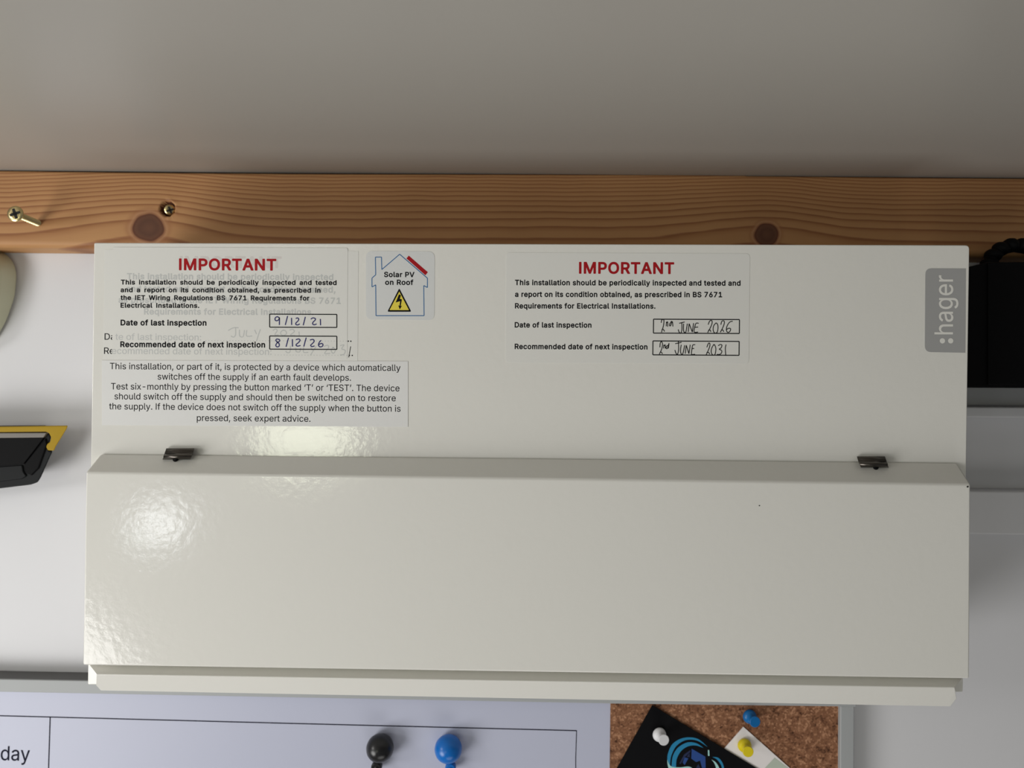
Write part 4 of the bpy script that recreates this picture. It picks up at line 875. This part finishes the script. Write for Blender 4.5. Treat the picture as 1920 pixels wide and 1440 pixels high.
def hinge_clip(x, y, w, flip):
    """folded strip of spring steel: flat against the box, rolled forward over the cover's top edge"""
    prof = [(-9.0, Y_BODY-0.0008), (-8.5, Y_BODY-0.0022), (-5, Y_BODY-0.0030), (0.0, Y_BODY-0.0036), (2.5, Y_BODY-0.0052), (4.0, Y_BODY-0.0062), (5.5, Y_BODY-0.0060), (7.5, Y_BODY-0.0046), (8.3, Y_BODY-0.0036)]
    shear = [7, 6.5, 5, 2, 0, -1, -2, -4, -5]
    vs, fs = [], []
    for (dy, yy), sh in zip(prof, shear):
        sh = sh*0.6 if not flip else sh*-0.6
        for s in (-1, 1):
            vs.append(U(x + s*w/2 + sh, y+dy, yy))
    for k in range(len(prof)-1):
        fs.append([2*k, 2*k+1, 2*k+3, 2*k+2])
    me = bpy.data.meshes.new('hinge_clip')
    me.from_pydata([tuple(v) for v in vs], [], fs)
    me.update()
    o = link('hinge_clip', me, M['clip'], unit, smooth=True)
    so = o.modifiers.new('thickness', 'SOLIDIFY'); so.thickness = 0.0006; so.offset = -1
    o['label'] = 'dark folded steel clip'
    c = U(x-5 if not flip else x+5, y+9.5, Y_BODY-0.0045)
    lathe('rivet', [(0.0014, 0.0), (0.0013, 0.0006), (0.0007, 0.001)], c, M['black'], o, n=12)
    return o


hinge_clip(334, 851.5, 52, False)
hinge_clip(1637, 866.5, 52, True)

# maker's grey emblem panel with upright lettering
prism('emblem_panel', rounded([(1735, 503), (1811, 503.5), (1810, 661.5), (1734, 660)], [12, 0, 0, 12]), Y_BODY-0.0001, Y_BODY+0.0002, M['logo_grey'], unit)
text('emblem_lettering', [('hager', 1787, 627, 1787, 516, 35)], Y_BODY-0.0002, M['logo_white'], unit)
dots = []
for cx in (1767, 1782.5):
    dots.append([(cx + 5*math.cos(a*math.pi/8), 639 + 5*math.sin(a*math.pi/8)) for a in range(16)])
flat('emblem_dots', dots, Y_BODY-0.0002, M['logo_white'], unit)
chips = []
random.seed(4)
for cx, cy, r, Yp in ((1814.5, 912.5, 2.0, 0), (1424, 948, 1.2, 0), (1286, 893, 0, 0)):
    if r: chips.append([(cx + r*(0.8+0.4*random.random())*math.cos(a), cy + r*(0.8+0.4*random.random())*math.sin(a)) for a in [k*math.pi/4 for k in range(8)]])
for ch in chips: flat('paint_chip', [ch], Y_COVER-0.00006, M['chip'], unit)

# ------------------------------------------------------------------ stickers on the box
Ya, Yb_ = Y_BODY-0.0001, Y_BODY-0.00001
old = prism('inspection_sticker', [(196, 468), (672, 471), (670.5, 677), (193, 674)], Ya, Yb_, M['sticker'])
tag(old, 'old white inspection sticker mostly covered by the newer one, edges showing left and right', 'sticker')
OLD = [('This installation should be periodically inspected', 238, 524, 625, 525.5, 12),
       ('and tested and a report on its condition obtained,', 236, 547, 629, 549, 12),
       ('as prescribed in the IET Wiring Regulations BS 7671', 222, 568, 639, 570, 12),
       ('Requirements for Electrical Installations.', 270, 590, 588, 591, 12)]
OLD2 = [('Date of last inspection:', 196, 637, 377, 638.5, 12),
        ('Recommended date of next inspection:', 195, 663.5, 509, 665.5, 12)]
text('printed_lettering', OLD2, Ya-0.00004, M['ink'], old)


def dotted(x0, x1, y0, y1, r=1.1, step=5.6):
    out = []
    x = x0
    while x < x1:
        y = y0 + (y1-y0)*(x-x0)/(x1-x0)
        out.append([(x+r*math.cos(a*math.pi/3), y+r*math.sin(a*math.pi/3)) for a in range(6)])
        x += step
    return out


flat('dotted_lines', dotted(653, 660, 639.7, 639.8, 1.4, 4.8) + dotted(655, 662, 666.4, 666.5, 1.4, 5.4), Ya-0.00004, M['ink'], old)
flat('handwriting', pen([[(1765, 340), (1755, 400), (1740, 480)]], 1.3, 400, 600, 6.857), Ya-0.00005, M['black_pen'], old)

Yt = Y_BODY-0.00020
top = prism('inspection_sticker', rounded([(212, 463.5), (652, 465), (651, 673), (210, 671)], 3, 3), Yt, Ya-0.00006, M['sticker'])
tag(top, 'newer inspection sticker dated 9/12/21 at upper left with an old print showing through', 'sticker')
gh = text('show_through_print', OLD, Yt-0.00003, M['ghost'], top, weight='bold')
# the part of the old date lines that lies under this sticker
text('show_through_dates', [('te of last inspection:', 216, 637.2, 377, 638.5, 12), ('ecommended date of next inspection:', 209.5, 663.6, 509, 665.5, 12)], Yt-0.00003, M['ghost'], top)
text('show_through_heading', [('IMPORTANT', 337, 502, 528, 503, 22)], Yt-0.00003, M['ghost_red'], top, weight='bold')
S2 = 6.857
g_lines = [[(190, 135), (260, 100), (325, 100)], [(285, 100), (285, 190), (260, 220), (225, 205)], [(335, 125), (335, 190), (350, 215), (385, 210), (400, 130)],
           [(430, 130), (427, 205), (500, 205)], [(530, 125), (555, 180)], [(605, 120), (580, 190), (555, 270)],
           [(765, 135), (800, 115), (820, 140), (790, 190), (840, 192)], [(900, 128), (870, 150), (868, 185), (905, 198), (938, 180), (932, 145), (900, 128)],
           [(980, 130), (1020, 120), (1040, 150), (990, 195), (1050, 200)], [(1100, 150), (1105, 205)],
           [(990, 330), (985, 410), (950, 420), (930, 400)], [(1060, 360), (1065, 405), (1110, 410), (1120, 360)], [(1160, 350), (1160, 415), (1220, 415)],
           [(1250, 350), (1275, 390)], [(1320, 340), (1250, 450)], [(1420, 340), (1470, 325), (1480, 360), (1430, 430), (1500, 430)],
           [(1540, 350), (1515, 390), (1540, 430), (1568, 390), (1540, 350)], [(1630, 330), (1680, 320), (1650, 370), (1695, 390), (1680, 440), (1630, 450)]]
flat('show_through_writing', pen(g_lines, 1.8, 400, 600, S2) + dotted(386, 650, 638.6, 639.6, 0.9) + dotted(516, 652, 665.6, 666.3, 0.9), Yt-0.00003, M['ghost'], top)
text('red_heading', [('IMPORTANT', 335.5, 506.8, 518, 507.6, 22.3)], Yt-0.00006, M['red_ink'], top, weight='bold')
text('printed_lettering', [
    ('This installation should be periodically inspected and tested', 226.5, 533.6, 631, 534.6, 9.2, 1.6),
    ('and a report on its condition obtained, as prescribed in', 226, 548, 601, 549, 9.2, 1.6),
    ('the IET Wiring Regulations BS 7671 Requirements for', 226, 562.6, 580, 563.6, 9.2, 1.6),
    ('Electrical Installations.', 226, 577, 373.5, 577.5, 9.2, 1.6)], Yt-0.00006, M['ink'], top, weight='bold')
text('date_captions', [('Date of last inspection', 226, 610.3, 387, 610.8, 11),
                       ('Recommended date of next inspection', 225.5, 651, 497, 651.8, 11)], Yt-0.00006, M['ink'], top, weight='bold')
flat('date_boxes', box_outline(505.5, 589, 631.5, 613.5, 1.8, 0.5) + box_outline(505.5, 630, 631.5, 654.7, 1.8, 0.5), Yt-0.00006, M['ink'], top)
h1_ = [[(318, 735), (300, 727), (282, 740), (283, 760), (300, 765), (318, 752), (322, 735), (322, 805)], [(400, 720), (378, 805)], [(437, 738), (438, 805)],
       [(478, 745), (492, 738), (505, 748), (500, 765), (480, 785), (478, 800), (495, 805), (515, 795)], [(568, 728), (548, 808)],
       [(620, 750), (640, 738), (662, 745), (660, 760), (640, 780), (638, 798), (655, 803), (675, 795)], [(710, 748), (712, 808)],
       [(325, 945), (300, 938), (288, 950), (300, 965), (320, 985), (318, 1008), (298, 1012), (288, 998), (300, 975), (322, 960), (325, 945)],
       [(408, 928), (385, 1012)], [(445, 940), (446, 1010)], [(478, 945), (505, 938), (518, 950), (505, 970), (480, 992), (492, 1006), (522, 1000)],
       [(576, 925), (553, 1010)], [(612, 948), (640, 942), (652, 958), (638, 978), (618, 998), (632, 1010), (655, 1003)],
       [(718, 950), (700, 970), (692, 995), (705, 1012), (728, 1008), (735, 990), (720, 980), (698, 990)]]
flat('handwritten_dates', pen(h1_, 1.9, 460, 450, 5.0526), Yt-0.00008, M['blue_pen'], top)

note = prism('notice_sticker', [(191, 675.5), (765, 677.5), (765, 800.5), (191, 797)], Y_BODY-0.00022, Yb_, M['paper'])
tag(note, 'white six line sticker about testing the earth fault device, lowest on the left', 'sticker')
text('printed_lettering', [
    ('This installation, or part of it, is protected by a device which automatically', 206, 692.3, 751, 695.6, 12),
    ('switches off the supply if an earth fault develops.', 295.5, 711.8, 658, 714, 12),
    ('Test six-monthly by pressing the button marked \u2018T\u2019 or \u2018TEST\u2019. The device', 208, 730.2, 749, 733.8, 12),
    ('should switch off the supply and should then be switched on to restore', 214.5, 748.8, 742, 752.4, 12),
    ('the supply. If the device does not switch off the supply when the button is', 204.5, 767.5, 751, 772, 12),
    ('pressed, seek expert advice.', 369, 789.3, 582, 791, 12)], Y_BODY-0.00025, M['ink'], note)

# solar sticker
pv = prism('solar_sticker', rounded([(686, 470.5), (815, 471.5), (814.5, 600.5), (686, 599)], 13, 6), Y_BODY-0.00012, Yb_, M['film'])
tag(pv, 'small square glossy sticker with a blue house outline and yellow warning triangle', 'sticker')
K = 5.0526
hs = [(1232, 162), (1290, 162), (1293, 280), (1462, 135), (1725, 362), (1725, 450), (1690, 432), (1693, 717), (1238, 717), (1235, 425), (1200, 445), (1200, 360), (1235, 330), (1232, 162)]
hs = [(460+x/K, 450+y/K) for x, y in hs]
hq = []
for a, b in zip(hs, hs[1:]): hq += strip([a, b], 1.5)
flat('house_outline', hq, Y_BODY-0.00016, M['blue_line'], pv)
cv = lambda P: [(460+x/K, 450+y/K) for x, y in P]
flat('roof_panel_bar', [cv([(1548, 148), (1729, 305), (1706, 334), (1526, 175)])], Y_BODY-0.00016, M['red_ink'], pv)
prism('warning_triangle', rounded(cv([(1458, 456), (1573, 680), (1345, 680)]), 3, 3), Y_BODY-0.00016, Y_BODY-0.00012, M['ink'], pv)
flat('triangle_field', [cv([(1458, 488), (1550, 664), (1366, 664)])], Y_BODY-0.00019, M['yellow_ink'], pv)
flat('lightning_bolt', [cv([(1455, 515), (1474, 522), (1464, 558), (1483, 562), (1472, 625), (1484, 622), (1463, 658), (1448, 618), (1460, 624), (1466, 580), (1424, 592)])], Y_BODY-0.00022, M['ink'], pv)
text('printed_lettering', [('Solar PV', 720, 519.6, 777, 519.9, 10), ('on Roof', 722, 534.2, 775, 534.5, 10)], Y_BODY-0.00016, M['ink'], pv, weight='bold')

# right-hand inspection sticker
Ys = Y_BODY-0.00012
rs = prism('inspection_sticker', rounded([(949, 473.5), (1406, 475.5), (1404, 682), (948, 680)], 8, 5), Ys, Yb_, M['sticker'])
tag(rs, 'right-hand inspection sticker handwritten 2nd June 2026 and 2nd June 2031', 'sticker')
text('red_heading', [('IMPORTANT', 1085.5, 513.3, 1264, 514, 22.3)], Ys-0.00004, M['red_ink'], rs, weight='bold')
text('printed_lettering', [
    ('This installation should be periodically inspected and tested and', 965.5, 534.8, 1388.5, 535.9, 10.3),
    ('a report on its condition obtained, as prescribed in BS 7671', 965.5, 556.8, 1354, 557.6, 10.3),
    ('Requirements for Electrical Installations.', 965.5, 578.6, 1229, 579, 10.3),
    ('Date of last inspection', 965, 614.2, 1109, 614.6, 10.3),
    ('Recommended date of next inspection', 965, 654.7, 1214, 655.5, 10.3)], Ys-0.00004, M['ink'], rs, weight='bold')
flat('date_boxes', box_outline(1225.3, 598.5, 1386.5, 624.6, 1.9, 0.7, -0.2) + box_outline(1224.3, 639.2, 1386, 665.3, 1.9, 1.0, -0.3), Ys-0.00004, M['ink'], rs)
h3 = [[(300, 155), (310, 105), (340, 90), (352, 120), (345, 200), (325, 270), (305, 335)], [(310, 290), (335, 275), (365, 320)],
      [(400, 135), (395, 220)], [(398, 170), (415, 135), (425, 160), (422, 228)], [(500, 120), (465, 170), (460, 210), (480, 205), (510, 130), (522, 225)],
      [(640, 165), (745, 138)], [(690, 150), (692, 280), (670, 355), (640, 330), (622, 280)], [(725, 170), (722, 290), (740, 335), (770, 320), (795, 170)],
      [(812, 330), (830, 170)], [(830, 170), (890, 330)], [(890, 330), (915, 160)], [(1010, 165), (960, 165), (935, 240), (925, 330), (1000, 330)], [(940, 240), (1000, 235)],
      [(1190, 190), (1220, 120), (1260, 115), (1262, 170), (1230, 250), (1180, 340)], [(1190, 300), (1225, 290), (1240, 325)],
      [(1340, 155), (1295, 210), (1285, 290), (1310, 345), (1355, 340), (1375, 270), (1370, 190), (1340, 155)],
      [(1430, 190), (1450, 125), (1490, 120), (1495, 170), (1460, 260), (1420, 335)], [(1430, 300), (1465, 290), (1485, 325)],
      [(1655, 125), (1600, 140), (1550, 210), (1535, 290), (1560, 335), (1600, 320), (1615, 270), (1580, 258), (1535, 285)],
      [(275, 620), (285, 530), (310, 515), (325, 560), (310, 650), (265, 750)], [(275, 720), (300, 710), (325, 745)],
      [(350, 570), (345, 640)], [(350, 600), (375, 570), (378, 640)], [(430, 585), (400, 600), (395, 640), (420, 635), (448, 540), (435, 640)],
      [(565, 550), (685, 525)], [(625, 505), (630, 650), (610, 750), (580, 730), (560, 670)], [(680, 570), (665, 680), (680, 745), (710, 740), (745, 580)],
      [(755, 740), (775, 580)], [(775, 580), (825, 740)], [(825, 740), (850, 570)], [(945, 570), (900, 575), (885, 640), (875, 750), (940, 750)], [(885, 645), (925, 640)],
      [(1165, 620), (1195, 545), (1220, 545), (1220, 600), (1190, 680), (1150, 765)], [(1160, 720), (1195, 715), (1220, 750)],
      [(1300, 560), (1255, 640), (1250, 720), (1280, 765), (1320, 750), (1335, 660), (1325, 600), (1300, 560)],
      [(1380, 590), (1420, 565), (1450, 580), (1435, 630), (1400, 655), (1445, 680), (1440, 730), (1400, 755), (1355, 752)],
      [(1530, 565), (1515, 640), (1525, 780)]]
flat('handwritten_dates', pen(h3, 1.6, 1210, 590, 10.105), Ys-0.00006, M['black_pen'], rs)

# ------------------------------------------------------------------ left side: cream dome, yellow and black holder
dome = prism('wall_rose', rounded([(-150, 468), (-2, 468), (16, 490), (21, 512), (17, 555), (0, 603), (-22, 640), (-70, 668), (-130, 672), (-200, 600), (-200, 520)], 14, 4), -0.016, -0.0004, M['cream'], bev=0.005, seg=6, ref=-0.008, taper=0.93)
tag(dome, 'rounded cream plastic fitting on the wall under the batten at the left edge', 'fitting')

hold = empty('tool_holder', U(40, 860, -0.001))
tag(hold, 'black and yellow plastic holder on the white wall left of the box', 'holder')
Yh = -0.022
yp = [(-120, 801.5), (127, 798.3), (125, 804), (104, 838), (101.5, 845), (90, 844.5), (86.5, 838), (89, 832), (94, 829), (96, 820), (92, 812), (86, 809.5), (-120, 811.5)]
prism('yellow_frame', yp, Yh-0.003, Yh, M['yellow'], hold, bev=0.0005, seg=2, shift=(-0.0017, 0))
bp_ = [(-120, 811.5), (86, 810), (93, 813), (95.5, 820), (93, 829), (89, 836), (92, 845), (99, 846), (77, 895), (71, 905), (58, 909.5), (-120, 931)]
prism('outer_shell', bp_, Yh-0.0002, -0.0004, M['charcoal'], hold, bev=0.0012, seg=3, shift=(-0.0148, 0.003))
prism('grey_ledge', [(-120, 812.5), (87, 811.5), (81.5, 820.5), (-120, 822.5)], Yh-0.002, Yh+0.001, M['grey_strip'], hold, bev=0.0003, seg=2)
prism('dark_face', [(-120, 822.5), (82, 820.8), (44, 870), (-120, 882)], Yh-0.0016, Yh+0.001, M['black'], hold, bev=0.0004, seg=2)
prism('side_facet', [(85, 821), (88, 833), (72, 878), (58, 892), (46, 886), (44, 871)], Yh-0.0012, Yh+0.001, M['black'], hold, bev=0.0008, seg=2)
prism('lower_facet', [(-120, 884), (41, 872), (43, 884), (49, 893), (40, 898), (-120, 918)], Yh-0.0012, Yh+0.001, M['charcoal'], hold, bev=0.0006, seg=2)

# ------------------------------------------------------------------ right side: black case, trunking
case = empty('black_case', U(1900, 600, -0.001))
tag(case, 'matt black case with a ribbed loop handle on the wall right of the box', 'case')
Yc = -0.050
prism('case_body', rounded([(1795, 506), (1843, 493.5), (1852, 491), (2150, 489), (2150, 729), (1795, 727)], [0, 4, 0, 6, 6, 0]), Yc, -0.0140, M['black'], case, bev=0.0012, seg=3)
prism('case_lid', rounded([(1853, 492), (2145, 490), (2145, 723), (1853, 722)], 3), Yc-0.0014, Yc+0.001, M['black'], case, bev=0.0006, seg=2)


def loop_handle():
    c = (1905.0, 503.0)
    vs, fs = [], []
    n, mseg = 96, 14
    for k in range(n+1):
        a = math.radians(172 - 164*k/n)
        bump = 0.85 + 0.65*abs(math.sin(a*8))**0.6 if a > 1.2 else 1.0
        R_, r_ = 44.0, 11.0
        R2 = R_ * (1.12 if a > 1.57 else 1.12)
        cx = c[0] + R2*math.cos(a); cy = c[1] - 41.0*math.sin(a)
        for j in range(mseg):
            b = 2*math.pi*j/mseg
            rr = r_*bump if math.cos(b) > 0 else r_
            o_ = math.cos(b)*rr
            p = U(cx + o_*math.cos(a), cy - o_*math.sin(a), -0.035)
            p.y += 0.0042*math.sin(b)*bump
            vs.append(p)
    for k in range(n):
        for j in range(mseg):
            fs.append([k*mseg+j, k*mseg+(j+1) % mseg, (k+1)*mseg+(j+1) % mseg, (k+1)*mseg+j])
    fs += [list(range(mseg)), [n*mseg+j for j in range(mseg)]]
    return link('loop_handle', mesh_from(vs, fs, 'loop_handle'), M['black'], case, smooth=True)


loop_handle()

tr = prism('cable_trunking', rounded([(1700, 919), (3100, 932), (3100, 1020), (1700, 1000)], 0), -0.010, -0.0002, M['trunk'], bev=0.0012)
tag(tr, 'wide flat white cable trunking on the wall right of the box', 'trunking')
tr2 = prism('wall_rail', rounded([(1700, 762), (3100, 770), (3100, 790), (1700, 782)], 0), -0.013, -0.0002, M['trunk'], bev=0.0010)
tag(tr2, 'narrow white rail on the wall just below the black case', 'rail')

# ------------------------------------------------------------------ combination board below the box
board = empty('calendar_board', U(780, 1500, -0.002))
tag(board, 'framed combination board with printed whiteboard calendar left and cork right', 'board')
Yf, Ysf = -0.0135, -0.0095
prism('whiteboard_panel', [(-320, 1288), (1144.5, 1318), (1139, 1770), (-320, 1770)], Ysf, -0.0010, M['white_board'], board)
cork = prism('cork_panel', [(1145, 1318), (1575, 1322), (1575, 1770), (1140, 1770)], Ysf-0.0006, -0.0010, M['cork'], board)
prism('frame_rail', [(-340, 1265), (0, 1273.5), (1606, 1303), (1606, 1326), (1576, 1325), (1140, 1319.5), (0, 1297.5), (-340, 1288)], Yf, -0.0012, M['frame'], board, bev=0.0006)
prism('frame_rail', [(1576, 1324), (1602, 1324), (1600, 1775), (1574, 1775)], Yf, -0.0012, M['frame'], board, bev=0.0006)
prism('frame_rail', [(-340, 1770), (1602, 1770), (1602, 1796), (-340, 1796)], Yf, -0.0012, M['frame'], board, bev=0.0006)
# thin dark strip that gives the frame a dark top face
prism('dark_top_strip', [(-340, 1263.5), (0, 1272), (1606, 1301.5), (1606, 1303), (0, 1273.5), (-340, 1265)], Yf+0.0004, -0.0012, M['frame_dark'], board)
flat('calendar_grid', strip([(-320, 1334), (0, 1342), (540, 1356.3), (1081, 1370)], 2.0) + strip([(94, 1344.5), (92.5, 1392), (91, 1440), (84, 1740)], 2.1) + strip([(1081, 1369.5), (1079.5, 1420), (1079, 1740)], 1.5)
     + strip([(-320, 1530), (1079, 1560)], 1.6), Ysf-0.00008, M['grid'], board)
text('calendar_lettering', [('day', 1.0, 1425.5, 55.5, 1427, 27)], Ysf-0.00008, M['grid'], board)


def magnet(label, px, py, m, wire):
    c = U(px, py, Ysf-0.0082)
    c.y = Ysf-0.0001
    t = empty('ball_magnet', c)
    tag(t, label, 'magnet')
    r = 0.0086
    prof = [(0.0058, 0.0)] + [(r*math.cos(a), 0.0062 + r*math.sin(a)) for a in [math.radians(v) for v in (-42, -25, -8, 8, 24, 40, 56, 72, 84)]]
    lathe('ball', prof, c, m, t, n=40)
    lc = U(px-5 if wire == 0 else px+5, py+31.5, Ysf-0.005)
    lathe('lug', [(0.0028, -0.0025), (0.0034, -0.0015), (0.0034, 0.0015), (0.0028, 0.0025)], lc, m, t, n=20)
    lathe('wire_eye', [(0.0011, 0.0), (0.0011, 0.0012), (0.0006, 0.0016)], lc + Vector((0, -0.0021, -0.0002)), M['wire'], t, n=14)
    return t


magnet('black ball magnet on the calendar whiteboard', 711.5, 1405.5, M['magnet_black'], 0)
magnet('blue ball magnet on the calendar whiteboard, right of the black one', 840, 1407, M['magnet_blue'], 1)

# cards
Yk = Ysf - 0.0006
wc = prism('note_card', [(1394, 1363), (1484, 1443), (1560, 1512), (1480, 1560), (1350, 1412), (1357, 1405)], Yk-0.0006, Yk-0.0001, M['card_white'])
tag(wc, 'white card with a pale green band pinned by a yellow pin, behind the black flyer', 'card')
flat('green_band', [[(1452.5, 1420.5), (1482, 1443), (1555, 1508), (1500, 1540), (1434, 1440)]], Yk-0.00068, M['card_green'], wc)
fl = prism('flyer', [(1223, 1322.5), (1411, 1436), (1506, 1493), (1389, 1702), (1106, 1532), (1157, 1440)], Yk-0.0014, Yk-0.0009, M['card_black'])
tag(fl, 'black flyer with blue swirl emblem pinned to the cork by a white pin', 'flyer')
V = lambda P: [(1180+x/8, 1320+y/8) for x, y in P]


def crescent(outer, inner):
    o_ = smooth_line(V(outer), 6); i_ = smooth_line(V(inner), 6)
    n = min(len(o_), len(i_))
    return [[o_[k], o_[k+1], i_[k+1], i_[k]] for k in range(n-1)]


Yp = Yk-0.00148
sw1 = crescent([(572, 900), (575, 760), (640, 610), (760, 525), (900, 500), (1040, 530), (1170, 640)],
               [(610, 930), (625, 790), (690, 650), (790, 565), (900, 535), (1030, 555), (1170, 642)])
sw2 = crescent([(632, 950), (650, 790), (715, 670), (810, 600), (900, 573), (1010, 590), (1110, 655)],
               [(700, 970), (710, 830), (765, 720), (840, 655), (920, 625), (1010, 625), (1110, 657)])
sw3 = crescent([(1250, 795), (1330, 805), (1390, 870), (1420, 960), (1420, 1100)], [(1250, 797), (1310, 830), (1360, 890), (1388, 960), (1392, 1100)])
flat('blue_swirls', sw1 + sw2 + sw3, Yp, M['cyan_print'], fl)
pale = crescent([(572, 830), (590, 890), (640, 940), (760, 950), (900, 940), (1000, 1010)], [(570, 880), (592, 970), (660, 1010), (780, 1030), (900, 1040), (1000, 1100)])
pale += crescent([(1235, 835), (1290, 870), (1340, 940), (1370, 1040)], [(1236, 838), (1275, 890), (1300, 960), (1310, 1040)])
pale += [V([(1178, 690), (1198, 690), (1203, 778), (1180, 778)])]
flat('pale_swirls', pale, Yp-0.00005, M['pale_print'], fl)
flat('emblem_blocks', [V([(935, 670), (1140, 790), (1145, 960), (1090, 960), (1062, 850), (1000, 870), (930, 820)]), V([(800, 880), (830, 800), (885, 815), (830, 915)])], Yp, M['navy_print'], fl)
for sh in ([(750, 890), (820, 760), (915, 690), (915, 720), (840, 790), (770, 900)], [(860, 790), (905, 735), (905, 800)], [(1000, 960), (1035, 900), (1065, 960)]):
    flat('emblem_dark_print', [V(sh)], Yp, M['navy_dark'], fl)  # darkest navy shapes of the printed emblem


def push_pin(label, base, cap, Yb, m):
    b = U(base[0], base[1], Yb - 0.0001)
    k = U(cap[0], cap[1], Yb - 0.0102)
    t = empty('push_pin', b)
    tag(t, label, 'push pin', 'push pins in the cork board')
    ax = (k - b)
    ln = ax.length
    q = Vector((0, -1, 0)).rotation_difference(ax.normalized()).to_matrix()
    lathe('pin_head', [(0.0014, 0.0), (0.0038, 0.0006), (0.00435, 0.0012), (0.0042, 0.0022), (0.0032, 0.0032), (0.0022, 0.0042), (0.0020, 0.0070), (0.0026, 0.0084), (0.0032, ln-0.0010), (0.00335, ln-0.0004), (0.0031, ln)],
          b, m, t, n=28, tilt=q)
    lathe('needle', [(0.0003, -0.004), (0.0005, 0.0006)], b, M['wire'], t, n=8, tilt=q)
    return t


push_pin('white push pin holding the black flyer', (1235, 1376), (1245, 1388), Yk-0.0014, M['pin_white'])
push_pin('blue push pin stuck in bare cork above the white card', (1404, 1342), (1416, 1354), Yk, M['pin_blue'])
push_pin('yellow push pin holding the white card', (1395, 1396), (1403, 1410), Yk-0.0006, M['pin_yellow'])
